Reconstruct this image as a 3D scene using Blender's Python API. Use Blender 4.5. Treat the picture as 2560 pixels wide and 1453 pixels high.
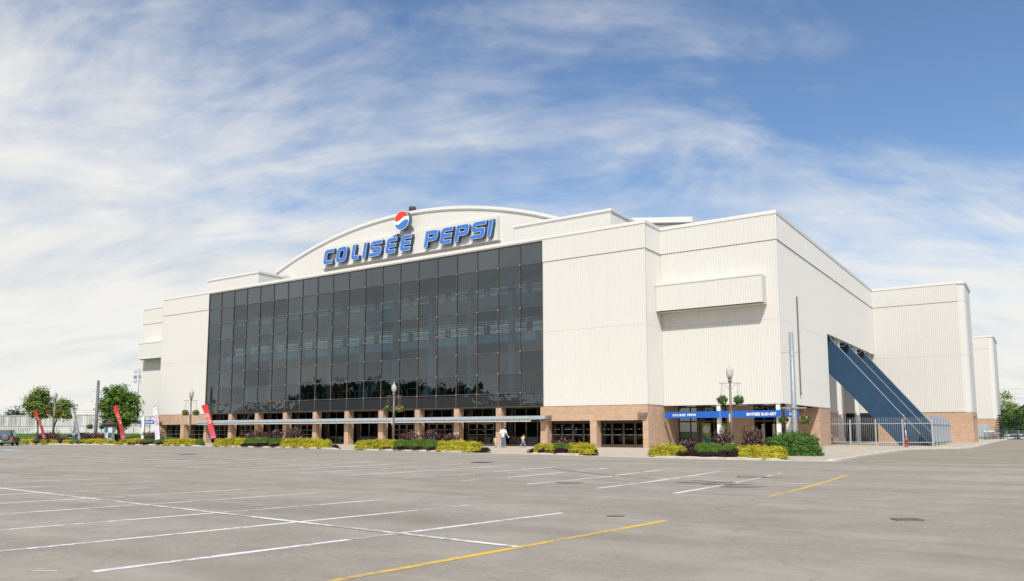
import bpy, bmesh, math, random
from mathutils import Vector, Matrix
from mathutils.geometry import tessellate_polygon

# ------------------------------------------------------------------ camera, sky, sun, exposure
scene = bpy.context.scene
for o in list(bpy.data.objects):
    bpy.data.objects.remove(o)
YAW, PITCH, ROLL = 0.59298, 0.10922, -0.0014
CAM = Vector((26.801, -59.799, 1.36))
FPX, CX, CY = 1952.49, 1280.0, 864.63          # lens in pixels of the 2560 px wide photograph
cam_data = bpy.data.cameras.new("camera")
cam = bpy.data.objects.new("camera", cam_data)
scene.collection.objects.link(cam)
cam.matrix_world = (Matrix.Translation(CAM) @ Matrix.Rotation(YAW, 4, 'Z')
                    @ Matrix.Rotation(math.pi / 2 + PITCH, 4, 'X') @ Matrix.Rotation(ROLL, 4, 'Z'))
cam_data.sensor_width = 36.0
cam_data.lens = FPX / 2560 * 36.0
cam_data.shift_y = (CY - 726.5) / 2560
cam_data.clip_start = 0.1
cam_data.clip_end = 6000
scene.camera = cam

SUN = Vector((0.5, -1.0, 1.35)).normalized()
sun_el = math.asin(SUN.z)
sun_az = math.atan2(SUN.x, SUN.y)
world = bpy.data.worlds.new("World")
scene.world = world
world.use_nodes = True
wn, wl = world.node_tree.nodes, world.node_tree.links
wn.clear()


def WN(t, **k):
    n = wn.new(t)
    for a, b in k.items():
        setattr(n, a, b)
    return n


def wmath(op, a, b=None, clamp=False):
    n = WN('ShaderNodeMath', operation=op, use_clamp=clamp)
    for i, v in enumerate((a, b)):
        if v is None:
            continue
        if isinstance(v, (int, float)):
            n.inputs[i].default_value = v
        else:
            wl.new(v, n.inputs[i])
    return n.outputs[0]


SKY_STRENGTH = 0.12
sky = WN('ShaderNodeTexSky', sky_type='NISHITA', sun_disc=False)
sky.sun_elevation = sun_el
sky.sun_rotation = sun_az
sky.altitude = 100
sky.air_density = 1.0
sky.dust_density = 0.5
sky.ozone_density = 3.0
tc = WN('ShaderNodeTexCoord')
sep = WN('ShaderNodeSeparateXYZ')
wl.new(tc.outputs['Generated'], sep.inputs[0])
# clouds lie on a flat layer: project the direction on it so they shrink to the horizon
up = wmath('ADD', wmath('MAXIMUM', sep.outputs[2], 0.0), 0.40)
cu = wmath('DIVIDE', sep.outputs[0], up)
cv = wmath('DIVIDE', sep.outputs[1], up)
comb = WN('ShaderNodeCombineXYZ')
wl.new(cu, comb.inputs[0]); wl.new(cv, comb.inputs[1])


def cloud_noise(scale, rot, loc, scl, detail, rough, dist):
    mp = WN('ShaderNodeMapping')
    mp.inputs['Location'].default_value = loc
    mp.inputs['Rotation'].default_value = (0, 0, rot)
    mp.inputs['Scale'].default_value = scl
    wl.new(comb.outputs[0], mp.inputs[0])
    n = WN('ShaderNodeTexNoise')
    n.inputs['Scale'].default_value = scale
    n.inputs['Detail'].default_value = detail
    n.inputs['Roughness'].default_value = rough
    n.inputs['Distortion'].default_value = dist
    wl.new(mp.outputs[0], n.inputs['Vector'])
    return n.outputs[0]


def ramp(v, a, b):
    n = WN('ShaderNodeMapRange', interpolation_type='SMOOTHSTEP')
    n.inputs['From Min'].default_value = a
    n.inputs['From Max'].default_value = b
    wl.new(v, n.inputs['Value'])
    return n.outputs[0]


# the same layer seen along and across the wind (the streaks run roughly across this view)
WIND = math.radians(31)
ax, ay = math.cos(WIND), math.sin(WIND)
calong = wmath('ADD', wmath('MULTIPLY', cu, ax), wmath('MULTIPLY', cv, ay))
cacross = wmath('ADD', wmath('MULTIPLY', cu, -ay), wmath('MULTIPLY', cv, ax))


def wind_noise(sa, sb, off, detail, rough, dist):
    c = WN('ShaderNodeCombineXYZ')
    wl.new(wmath('MULTIPLY', calong, sa), c.inputs[0])
    wl.new(wmath('MULTIPLY', cacross, sb), c.inputs[1])
    c.inputs[2].default_value = off
    n = WN('ShaderNodeTexNoise')
    n.inputs['Scale'].default_value = 1.0
    n.inputs['Detail'].default_value = detail
    n.inputs['Roughness'].default_value = rough
    n.inputs['Distortion'].default_value = dist
    wl.new(c.outputs[0], n.inputs['Vector'])
    return n.outputs[0]


big = wind_noise(1.0, 1.6, 3.3, 3, 0.5, 0.5)
streak = wind_noise(2.0, 4.4, 9.1, 10, 0.60, 1.3)
fine = wind_noise(5.0, 11.0, 5.2, 8, 0.60, 0.8)
puff = wind_noise(9.0, 14.0, 1.7, 7, 0.58, 0.4)
# a bank of cloud stands low in the west, the sky opens to the east and overhead
west = wmath('ADD', wmath('MULTIPLY', sep.outputs[0], -0.83), wmath('MULTIPLY', sep.outputs[1], -0.56))
cover = wmath('ADD', wmath('MULTIPLY', big, 0.50), wmath('MULTIPLY', streak, 0.62))
cover = wmath('ADD', cover, wmath('MULTIPLY', fine, 0.25))
cover = wmath('ADD', cover, wmath('MULTIPLY', puff, 0.19))
low = wmath('SUBTRACT', 0.36, sep.outputs[2])
cover = wmath('ADD', cover, wmath('MULTIPLY', west, 0.26))
cover = wmath('ADD', cover, wmath('MULTIPLY', low, 1.22))
mask = ramp(cover, 0.57, 1.10)
mask = wmath('MULTIPLY', mask, 0.96)
shade = ramp(wind_noise(2.2, 5.0, 14.0, 6, 0.55, 0.6), 0.25, 0.56)
ccol = WN('ShaderNodeMixRGB')
ccol.inputs[1].default_value = (5.4, 5.75, 6.1, 1)
ccol.inputs[2].default_value = (7.6, 7.45, 7.1, 1)
wl.new(shade, ccol.inputs[0])
mixc = WN('ShaderNodeMixRGB')
wl.new(mask, mixc.inputs[0])
shs = WN('ShaderNodeHueSaturation')
shs.inputs['Saturation'].default_value = 1.06
shs.inputs['Value'].default_value = 1.22
wl.new(sky.outputs[0], shs.inputs['Color'])
wl.new(shs.outputs[0], mixc.inputs[1])
wl.new(ccol.outputs[0], mixc.inputs[2])
bg = WN('ShaderNodeBackground')
bg.inputs['Strength'].default_value = SKY_STRENGTH
wl.new(mixc.outputs[0], bg.inputs[0])
wout = WN('ShaderNodeOutputWorld')
wl.new(bg.outputs[0], wout.inputs[0])

sun_data = bpy.data.lights.new("sun", 'SUN')
sun_data.energy = 4.1
sun_data.angle = math.radians(0.53)
sun_data.color = (1.0, 0.945, 0.85)
sun = bpy.data.objects.new("sun", sun_data)
scene.collection.objects.link(sun)
sun.rotation_euler = (-SUN).to_track_quat('-Z', 'Y').to_euler()
sun.location = (0, 0, 60)

vs = scene.view_settings
vs.view_transform = 'Standard'
vs.look = 'None'
vs.exposure = 0.0
vs.gamma = 1.0
vs.use_curve_mapping = False
scene.render.film_transparent = False
try:
    scene.cycles.max_bounces = 8
    scene.cycles.transparent_max_bounces = 12
except Exception:
    pass

random.seed(7)
PI = math.pi
COL = scene.collection

# ------------------------------------------------------------------ from the photograph to the place
_c, _s = math.cos(YAW), math.sin(YAW)
EX = Vector((_c, _s, 0))            # to the right across the view
EY = Vector((-_s, _c, 0))           # away from the viewer


def ray(u, v):
    a, b = u - CX, CY - v
    c, s = math.cos(ROLL), math.sin(ROLL)
    U, V = (c * a + s * b) / FPX, (-s * a + c * b) / FPX
    c, s = math.cos(PITCH), math.sin(PITCH)
    f2, u2 = c - s * V, s + c * V
    return EX * U + EY * f2 + Vector((0, 0, u2))


def on_y(u, v, y):
    d = ray(u, v); return CAM + d * ((y - CAM.y) / d.y)


def on_x(u, v, x):
    d = ray(u, v); return CAM + d * ((x - CAM.x) / d.x)


def on_z(u, v, z):
    d = ray(u, v); return CAM + d * ((z - CAM.z) / d.z)


def at(u, D, z=0.0):
    """the point on the bearing of column u, D metres from the viewer, at height z"""
    d = ray(u, 1077); d.z = 0; d.normalize()
    p = CAM + d * D; p.z = z
    return p


def zat(u, v, D):
    d = ray(u, v); return CAM.z + d.z * D / math.hypot(d.x, d.y)


def ss(t):
    t = min(max(t, 0.0), 1.0); return t * t * (3 - 2 * t)


def G(x, y):
    """height of the asphalt: it falls a little from the building to the viewer"""
    return -0.12 - 0.15 * ss((-22 - y) / 15)


def ground(u, v):
    z = -0.12
    for i in range(40):
        p = on_z(u, v, z); z = 0.5 * z + 0.5 * G(p.x, p.y)
    return p

# ------------------------------------------------------------------ materials
MATS = {}


class Mat:
    def __init__(self, name):
        self.m = bpy.data.materials.new(name)
        self.m.use_nodes = True
        self.n, self.l = self.m.node_tree.nodes, self.m.node_tree.links
        self.b = self.n['Principled BSDF']
        self.out = self.n['Material Output']
        MATS[name] = self.m

    def new(self, t, ins=None, **k):
        n = self.n.new(t)
        for a, b in k.items():
            setattr(n, a, b)
        for a, b in (ins or {}).items():
            if hasattr(b, 'links') or isinstance(b, bpy.types.NodeSocket):
                self.l.new(b, n.inputs[a])
            else:
                n.inputs[a].default_value = b
        return n

    def set(self, name, v):
        if isinstance(v, bpy.types.NodeSocket):
            self.l.new(v, self.b.inputs[name])
        else:
            self.b.inputs[name].default_value = v

    def coord(self, scale=(1, 1, 1), rot=(0, 0, 0), kind='Object'):
        t = self.new('ShaderNodeTexCoord')
        mp = self.new('ShaderNodeMapping')
        self.l.new(t.outputs[kind], mp.inputs[0])
        mp.inputs['Scale'].default_value = scale
        mp.inputs['Rotation'].default_value = rot
        return mp.outputs[0]

    def world(self, scale=(1, 1, 1)):
        g = self.new('ShaderNodeNewGeometry')
        mp = self.new('ShaderNodeMapping')
        self.l.new(g.outputs['Position'], mp.inputs[0])
        mp.inputs['Scale'].default_value = scale
        return mp.outputs[0]

    def noise(self, vec, scale, detail=4, rough=0.55, dist=0.0):
        n = self.new('ShaderNodeTexNoise', {'Scale': scale, 'Detail': detail, 'Roughness': rough, 'Distortion': dist})
        self.l.new(vec, n.inputs['Vector'])
        return n.outputs[0]

    def ramp(self, v, stops):
        r = self.new('ShaderNodeValToRGB')
        self.l.new(v, r.inputs[0])
        e = r.color_ramp.elements
        while len(e) < len(stops):
            e.new(0.5)
        for el, (p, c) in zip(e, stops):
            el.position = p
            el.color = (*c, 1) if len(c) == 3 else c
        return r.outputs[0]

    def mix(self, f, a, b, blend='MIX'):
        n = self.new('ShaderNodeMixRGB', blend_type=blend)
        for i, v in enumerate((f, a, b)):
            if isinstance(v, bpy.types.NodeSocket):
                self.l.new(v, n.inputs[i])
            elif i == 0:
                n.inputs[0].default_value = v
            else:
                n.inputs[i].default_value = (*v, 1)
        return n.outputs[0]

    def bump(self, h, strength=0.3, dist=0.02):
        n = self.new('ShaderNodeBump', {'Strength': strength, 'Distance': dist})
        self.l.new(h, n.inputs['Height'])
        self.l.new(n.outputs[0], self.b.inputs['Normal'])


def plain(name, col, rough=0.6, metal=0.0, var=0.08, vscale=3.0, spec=0.5):
    M = Mat(name)
    n = M.noise(M.world(), vscale, 5)
    a = tuple(max(0, c * (1 - var)) for c in col)
    b = tuple(min(1, c * (1 + var)) for c in col)
    M.set('Base Color', M.ramp(n, [(0.3, a), (0.7, b)]))
    M.set('Roughness', rough)
    M.set('Metallic', metal)
    M.set('Specular IOR Level', spec)
    return M.m


def m_siding():
    M = Mat('siding_paint')
    w = M.world((1, 1, 0.05))
    n1 = M.noise(w, 1.3, 4)
    n2 = M.noise(M.world(), 0.12, 3)
    c = M.mix(M.ramp(n1, [(0.35, (0, 0, 0)), (0.75, (1, 1, 1))]), (0.705, 0.690, 0.640), (0.72, 0.706, 0.658))
    c = M.mix(M.ramp(n2, [(0.4, (0, 0, 0)), (0.7, (0.5, 0.5, 0.5))]), c, (0.70, 0.675, 0.62))
    st = M.noise(M.world((4, 4, 0.10)), 1.0, 6, 0.7)
    c = M.mix(M.ramp(st, [(0.60, (0, 0, 0)), (0.85, (0.10, 0.10, 0.10))]), c, (0.50, 0.45, 0.36))
    M.set('Base Color', c)
    M.set('Roughness', 0.5)
    M.set('Specular IOR Level', 0.3)
    return M.m


def m_brick():
    M = Mat('split_block')
    g = M.new('ShaderNodeNewGeometry')
    sp = M.new('ShaderNodeSeparateXYZ', {0: g.outputs['Position']})
    add = M.new('ShaderNodeMath', operation='ADD')
    M.l.new(sp.outputs[0], add.inputs[0]); M.l.new(sp.outputs[1], add.inputs[1])
    cb = M.new('ShaderNodeCombineXYZ')
    M.l.new(add.outputs[0], cb.inputs[0]); M.l.new(sp.outputs[2], cb.inputs[1])
    br = M.new('ShaderNodeTexBrick', {'Color1': (0.50, 0.315, 0.20, 1), 'Color2': (0.64, 0.43, 0.29, 1),
                                      'Mortar': (0.62, 0.50, 0.37, 1), 'Scale': 1.0, 'Mortar Size': 0.012,
                                      'Brick Width': 0.4, 'Row Height': 0.2, 'Bias': 0.0})
    M.l.new(cb.outputs[0], br.inputs['Vector'])
    n = M.noise(M.world(), 9, 6, 0.7)
    c = M.mix(0.35, br.outputs[0], M.ramp(n, [(0.3, (0.46, 0.30, 0.20)), (0.7, (0.72, 0.51, 0.36))]))
    st = M.noise(M.world((0.8, 0.8, 0.25)), 1.2, 5, 0.6)
    c = M.mix(M.ramp(st, [(0.55, (0, 0, 0)), (0.78, (0.4, 0.4, 0.4))]), c, (0.34, 0.25, 0.18))
    M.set('Base Color', c)
    M.set('Roughness', 0.9)
    h = M.new('ShaderNodeMath', operation='MULTIPLY_ADD')
    M.l.new(br.outputs['Fac'], h.inputs[0]); h.inputs[1].default_value = -0.8
    M.l.new(n, h.inputs[2])
    M.bump(h.outputs[0], 0.8, 0.03)
    return M.m


def m_glass(name, tint, refl, wave=0.0, body=None, fres=1.0):
    """coated curtain wall glass: what lies behind, darkened, under a mirror of the sky"""
    M = Mat(name)
    M.n.remove(M.b)
    gl = M.new('ShaderNodeBsdfGlossy', {'Color': (0.80, 0.92, 1.0, 1), 'Roughness': 0.0})
    if body is None:
        tr = M.new('ShaderNodeBsdfTransparent', {'Color': (*tint, 1)})
    else:
        tr = M.new('ShaderNodeBsdfDiffuse', {'Color': (*body, 1)})
    if wave:
        nz = M.noise(M.world((1, 1, 1)), 0.9, 2, 0.4, 0.6)
        bp = M.new('ShaderNodeBump', {'Strength': 1.0, 'Distance': wave})
        M.l.new(nz, bp.inputs['Height'])
        M.l.new(bp.outputs[0], gl.inputs['Normal'])
    fr = M.new('ShaderNodeFresnel', {'IOR': 1.5})
    oi = M.new('ShaderNodeObjectInfo')
    vr = M.new('ShaderNodeMapRange'); M.l.new(oi.outputs['Random'], vr.inputs[0])
    vr.inputs[3].default_value = 0.80; vr.inputs[4].default_value = 1.16
    mul = M.new('ShaderNodeMath', operation='MULTIPLY_ADD')
    M.l.new(fr.outputs[0], mul.inputs[0]); mul.inputs[1].default_value = fres; mul.inputs[2].default_value = refl
    mul.use_clamp = True
    gb = M.new('ShaderNodeNewGeometry')
    front = M.new('ShaderNodeMath', operation='SUBTRACT'); front.inputs[0].default_value = 1.0
    M.l.new(gb.outputs['Backfacing'], front.inputs[1])
    mv = M.new('ShaderNodeMath', operation='MULTIPLY')
    M.l.new(mul.outputs[0], mv.inputs[0]); M.l.new(vr.outputs[0], mv.inputs[1])
    mf = M.new('ShaderNodeMath', operation='MULTIPLY')
    M.l.new(mv.outputs[0], mf.inputs[0]); M.l.new(front.outputs[0], mf.inputs[1])
    mx = M.new('ShaderNodeMixShader')
    M.l.new(mf.outputs[0], mx.inputs[0]); M.l.new(tr.outputs[0], mx.inputs[1]); M.l.new(gl.outputs[0], mx.inputs[2])
    M.l.new(mx.outputs[0], M.out.inputs[0])
    return M.m


def m_asphalt(name, base, warm, stain=True):
    M = Mat(name)
    fine = M.noise(M.world(), 60, 3, 0.7)
    mid = M.noise(M.world(), 1.1, 6, 0.65, 0.4)
    big = M.noise(M.world((1, 2.2, 1)), 0.16, 5, 0.6, 0.5)
    grit = M.noise(M.world(), 11, 7, 0.85)
    c = M.ramp(fine, [(0.25, tuple(v * 0.55 for v in base)), (0.5, base), (0.8, tuple(v * 1.4 for v in base))])
    c = M.mix(M.ramp(grit, [(0.36, (0.8, 0.8, 0.8)), (0.56, (0, 0, 0))]), c, tuple(v * 0.6 for v in base))
    c = M.mix(M.ramp(big, [(0.38, (0, 0, 0)), (0.62, (0.9, 0.9, 0.9))]), c, warm, 'MIX')
    c = M.mix(M.ramp(mid, [(0.42, (0, 0, 0)), (0.75, (0.62, 0.62, 0.62))]), c, tuple(v * 0.66 for v in base))
    speck = M.noise(M.world(), 140, 2, 0.6)
    c = M.mix(M.ramp(speck, [(0.62, (0, 0, 0)), (0.72, (0.5, 0.5, 0.5))]), c, tuple(min(1, v * 1.8) for v in base))
    if stain:
        # dark tyre tracks running along the aisles and pale dusty sweeps
        tr = M.noise(M.world((0.05, 0.55, 1)), 1.0, 5, 0.6, 0.3)
        c = M.mix(M.ramp(tr, [(0.53, (0, 0, 0)), (0.72, (0.50, 0.50, 0.50))]), c, tuple(v * 0.55 for v in base))
        vor = M.new('ShaderNodeTexVoronoi', {'Scale': 0.085, 'Randomness': 1.0}, feature='DISTANCE_TO_EDGE')
        wv = M.noise(M.world(), 0.7, 3)
        ad = M.new('ShaderNodeVectorMath', operation='ADD')
        M.l.new(M.world(), ad.inputs[0])
        sc = M.new('ShaderNodeVectorMath', operation='SCALE'); sc.inputs['Scale'].default_value = 2.5
        nn = M.new('ShaderNodeTexNoise', {'Scale': 0.35, 'Detail': 4}); M.l.new(M.world(), nn.inputs['Vector'])
        M.l.new(nn.outputs['Color'], sc.inputs[0]); M.l.new(sc.outputs[0], ad.inputs[1])
        M.l.new(ad.outputs[0], vor.inputs['Vector'])
        c = M.mix(M.ramp(vor.outputs[0], [(0.0, (0.22, 0.22, 0.22)), (0.002, (0, 0, 0))]), c, tuple(v * 0.45 for v in base))
    M.set('Base Color', c)
    M.set('Roughness', 0.93)
    M.set('Specular IOR Level', 0.25)
    M.bump(fine, 0.5, 0.012)
    return M.m


def m_paint_line(name, col, under):
    """worn road paint: the asphalt shows through where it has chipped"""
    M = Mat(name)
    w = M.noise(M.world(), 7, 7, 0.75)
    w2 = M.noise(M.world(), 0.5, 2)
    ad = M.new('ShaderNodeMath', operation='MULTIPLY_ADD')
    M.l.new(w2, ad.inputs[0]); ad.inputs[1].default_value = 0.7; M.l.new(w, ad.inputs[2])
    fac = M.ramp(ad.outputs[0], [(0.81, (0, 0, 0)), (0.97, (0.85, 0.85, 0.85))])
    M.set('Base Color', M.mix(fac, col, under))
    M.set('Roughness', 0.8)
    return M.m


def m_leaf(name, cols, rough=0.55, trans=0.3):
    M = Mat(name)
    oi = M.new('ShaderNodeObjectInfo')
    gi = M.new('ShaderNodeNewGeometry')
    r = M.ramp(gi.outputs['Random Per Island'], [(0.0, cols[0]), (0.5, cols[1]), (1.0, cols[2])])
    hv = M.new('ShaderNodeHueSaturation')
    M.l.new(r, hv.inputs['Color'])
    mr = M.new('ShaderNodeMapRange'); M.l.new(oi.outputs['Random'], mr.inputs[0])
    mr.inputs[3].default_value = 0.85; mr.inputs[4].default_value = 1.15
    M.l.new(mr.outputs[0], hv.inputs['Value'])
    M.set('Base Color', hv.outputs[0])
    M.set('Roughness', rough)
    M.set('Specular IOR Level', 0.25)
    tl = M.new('ShaderNodeBsdfTranslucent'); M.l.new(hv.outputs[0], tl.inputs[0])
    mx = M.new('ShaderNodeMixShader', {0: trans})
    M.l.new(M.b.outputs[0], mx.inputs[1]); M.l.new(tl.outputs[0], mx.inputs[2])
    M.l.new(mx.outputs[0], M.out.inputs[0])
    return M.m


m_siding(); m_brick()
m_glass('vision_glass', (0.60, 0.68, 0.70), 0.055, 0.0, None, 1.6)
m_glass('spandrel_glass', (0, 0, 0), 0.06, 0.0, (0.032, 0.036, 0.040), 1.4)
m_glass('wavy_spandrel', (0, 0, 0), 0.04, 0.02, (0.035, 0.037, 0.04), 1.3)
m_glass('shop_glass', (0.40, 0.42, 0.40), 0.03, 0.0, None, 1.2)
m_glass('car_glass', (0, 0, 0), 0.06, 0.0, (0.10, 0.12, 0.12), 1.2)
m_asphalt('asphalt', (0.372, 0.326, 0.262), (0.40, 0.354, 0.29))
m_asphalt('street_asphalt', (0.33, 0.285, 0.21), (0.35, 0.305, 0.235), False)
m_paint_line('white_line', (0.80, 0.79, 0.74), (0.27, 0.25, 0.225))
m_paint_line('yellow_line', (0.80, 0.50, 0.055), (0.27, 0.25, 0.225))
m_paint_line('pale_blue_line', (0.42, 0.60, 0.72), (0.27, 0.25, 0.225))
plain('white_trim', (0.78, 0.765, 0.715), 0.45, 0, 0.03)
plain('white_paint', (0.84, 0.83, 0.79), 0.5, 0, 0.04)
plain('bronze_frame', (0.085, 0.062, 0.047), 0.45, 0.3, 0.1)
plain('mullion_metal', (0.115, 0.095, 0.08), 0.45, 0.3, 0.1)
plain('galvanised', (0.32, 0.345, 0.365), 0.5, 0.25, 0.16, 6)
plain('canopy_white', (0.62, 0.615, 0.575), 0.6, 0, 0.06)
plain('canopy_metal', (0.33, 0.365, 0.38), 0.5, 0.1, 0.12, 3)
plain('galvanised_light', (0.44, 0.48, 0.50), 0.5, 0.1, 0.1, 5)
plain('fence_paint', (0.42, 0.45, 0.48), 0.45, 0.2, 0.06)
plain('lamp_metal', (0.21, 0.175, 0.145), 0.5, 0.1, 0.1)
plain('sign_blue_side', (0.018, 0.085, 0.20), 0.45, 0, 0.1)
plain('sign_blue_face', (0.048, 0.185, 0.58), 0.4, 0, 0.04)
plain('sign_white', (0.86, 0.87, 0.88), 0.45, 0, 0.02)
plain('panel_blue', (0.012, 0.115, 0.52), 0.4, 0, 0.05)
plain('emblem_red', (0.80, 0.050, 0.022), 0.4, 0, 0.03)
plain('emblem_blue', (0.05, 0.20, 0.58), 0.4, 0, 0.03)
plain('emblem_rim', (0.12, 0.19, 0.24), 0.3, 0.5, 0.3, 2)
plain('stair_blue', (0.029, 0.070, 0.130), 0.7, 0, 0.07, 1.2, 0.2)
plain('stair_seam', (0.045, 0.10, 0.175), 0.7, 0, 0.05, 1, 0.2)
plain('rail_steel', (0.36, 0.42, 0.48), 0.4, 0.4, 0.06)
plain('dark_void', (0.012, 0.013, 0.016), 0.8, 0, 0.1)
plain('roof_membrane', (0.30, 0.30, 0.29), 0.9)
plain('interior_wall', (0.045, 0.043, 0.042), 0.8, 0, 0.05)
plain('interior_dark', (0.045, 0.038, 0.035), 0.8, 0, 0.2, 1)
plain('interior_white', (0.75, 0.75, 0.73), 0.7, 0, 0.03)
plain('interior_column', (0.055, 0.095, 0.125), 0.6, 0, 0.08)
plain('interior_grey', (0.16, 0.165, 0.16), 0.7, 0, 0.08)
plain('pole_grey', (0.13, 0.135, 0.14), 0.5, 0.2, 0.08)
plain('interior_blue', (0.10, 0.20, 0.29), 0.6, 0, 0.08)
plain('interior_teal', (0.085, 0.20, 0.25), 0.6, 0, 0.08)
plain('interior_red', (0.24, 0.035, 0.03), 0.7, 0, 0.1)
plain('floor_tile', (0.25, 0.23, 0.21), 0.5)
plain('concrete', (0.50, 0.43, 0.33), 0.9, 0, 0.10, 1.4)
plain('kerb_concrete', (0.58, 0.54, 0.46), 0.9, 0, 0.16, 2.5)
plain('mulch', (0.095, 0.070, 0.052), 0.95, 0, 0.5, 12)
plain('grass', (0.062, 0.125, 0.020), 0.9, 0, 0.35, 1.2)
plain('terrain_green', (0.06, 0.10, 0.025), 0.95, 0, 0.3, 0.15)
plain('bark', (0.11, 0.085, 0.065), 0.95, 0, 0.35, 8)
plain('black_plastic', (0.018, 0.018, 0.019), 0.5, 0, 0.1)
plain('tyre', (0.022, 0.022, 0.022), 0.85, 0, 0.1)
plain('car_dark', (0.045, 0.047, 0.050), 0.3, 0.4, 0.05)
plain('car_grey', (0.17, 0.17, 0.172), 0.5, 0.2, 0.05)
plain('car_white', (0.80, 0.80, 0.80), 0.3, 0, 0.02)
plain('tail_light', (0.55, 0.09, 0.04), 0.3, 0, 0.1)
plain('number_plate', (0.62, 0.63, 0.66), 0.5, 0, 0.03)
plain('hydrant_red', (0.36, 0.05, 0.045), 0.5, 0, 0.1)
plain('hydrant_orange', (0.42, 0.10, 0.045), 0.5, 0, 0.1)
plain('marker_red', (0.45, 0.22, 0.19), 0.6, 0, 0.2)
plain('skin', (0.60, 0.36, 0.26), 0.6, 0, 0.05)
plain('cloth_white', (0.82, 0.82, 0.82), 0.85, 0, 0.04)
plain('denim', (0.095, 0.165, 0.27), 0.9, 0, 0.25, 14)
plain('denim_pale', (0.25, 0.31, 0.40), 0.9, 0, 0.2, 14)
plain('cloth_grey', (0.36, 0.38, 0.38), 0.9, 0, 0.15, 14)
plain('cloth_yellow', (0.62, 0.47, 0.22), 0.9, 0, 0.15, 9)
plain('cap_black', (0.03, 0.03, 0.033), 0.8)
plain('shoe_grey', (0.34, 0.33, 0.32), 0.7)
plain('hair_brown', (0.12, 0.08, 0.05), 0.8)
plain('grate_iron', (0.20, 0.15, 0.12), 0.8, 0, 0.3, 10)
plain('drain_iron', (0.085, 0.062, 0.048), 0.7, 0.3, 0.3, 10)
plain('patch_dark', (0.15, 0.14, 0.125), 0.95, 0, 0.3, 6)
plain('oil_stain', (0.215, 0.195, 0.168), 0.95, 0, 0.22, 5)
plain('poster_green', (0.22, 0.30, 0.045), 0.6, 0, 0.1)
plain('poster_blue', (0.03, 0.16, 0.26), 0.6, 0, 0.1)
plain('poster_pale', (0.55, 0.57, 0.56), 0.6, 0, 0.05)
plain('wood_light', (0.40, 0.32, 0.22), 0.8)
plain('flower_white', (0.80, 0.74, 0.66), 0.7, 0, 0.05)
plain('flower_red', (0.70, 0.07, 0.02), 0.7, 0, 0.1)
plain('flower_yellow', (0.75, 0.52, 0.05), 0.7, 0, 0.1)
plain('white_board', (0.68, 0.67, 0.62), 0.7, 0, 0.10, 0.8)
plain('grey_board', (0.50, 0.50, 0.47), 0.8, 0, 0.12, 0.8)
m_leaf('leaf_gold', [(0.40, 0.44, 0.030), (0.57, 0.54, 0.045), (0.66, 0.47, 0.05)])
m_leaf('leaf_green', [(0.12, 0.21, 0.035), (0.17, 0.29, 0.05), (0.24, 0.36, 0.08)])
m_leaf('leaf_dark', [(0.028, 0.015, 0.015), (0.05, 0.02, 0.02), (0.075, 0.035, 0.03)], trans=0.15)
m_leaf('leaf_purple', [(0.06, 0.03, 0.028), (0.10, 0.046, 0.04), (0.16, 0.085, 0.07)], trans=0.2)
m_leaf('leaf_bush', [(0.045, 0.12, 0.018), (0.085, 0.19, 0.03), (0.16, 0.27, 0.06)])
m_leaf('leaf_maple', [(0.085, 0.17, 0.03), (0.14, 0.25, 0.045), (0.23, 0.33, 0.06)])
m_leaf('leaf_pale', [(0.18, 0.27, 0.055), (0.26, 0.36, 0.08), (0.34, 0.42, 0.12)])
m_leaf('leaf_spruce', [(0.045, 0.075, 0.06), (0.075, 0.115, 0.10), (0.12, 0.165, 0.15)], trans=0.1)
m_leaf('leaf_far', [(0.022, 0.045, 0.014), (0.035, 0.065, 0.02), (0.055, 0.09, 0.028)], trans=0.15)


def m_flag(name, top, bottom, zsplit):
    M = Mat(name)
    t = M.new('ShaderNodeTexCoord')
    sp = M.new('ShaderNodeSeparateXYZ', {0: t.outputs['Object']})
    mr = M.new('ShaderNodeMapRange'); M.l.new(sp.outputs[2], mr.inputs[0])
    mr.inputs[1].default_value = zsplit[0]; mr.inputs[2].default_value = zsplit[1]
    M.set('Base Color', M.ramp(mr.outputs[0], [(0.0, bottom[0]), (0.25, bottom[1]), (0.6, top), (1.0, top)]))
    M.set('Roughness', 0.7)
    tl = M.new('ShaderNodeBsdfTranslucent', {'Color': (*top, 1)})
    mx = M.new('ShaderNodeMixShader', {0: 0.2})
    M.l.new(M.b.outputs[0], mx.inputs[1]); M.l.new(tl.outputs[0], mx.inputs[2])
    M.l.new(mx.outputs[0], M.out.inputs[0])
    return M.m


m_flag('flag_red', (0.80, 0.065, 0.05), ((0.80, 0.42, 0.62), (0.80, 0.13, 0.28)), (0.2, 3.4))
m_flag('flag_white', (0.82, 0.82, 0.84), ((0.78, 0.78, 0.83), (0.80, 0.80, 0.84)), (0.2, 3.4))
plain('flag_text_pink', (0.70, 0.20, 0.30), 0.7)


def m_lantern():
    M = Mat('lantern_glass')
    M.set('Base Color', (0.75, 0.74, 0.71, 1))
    M.set('Roughness', 0.25)
    M.set('Transmission Weight', 0.35)
    M.set('IOR', 1.3)
    return M.m


m_lantern()

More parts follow.
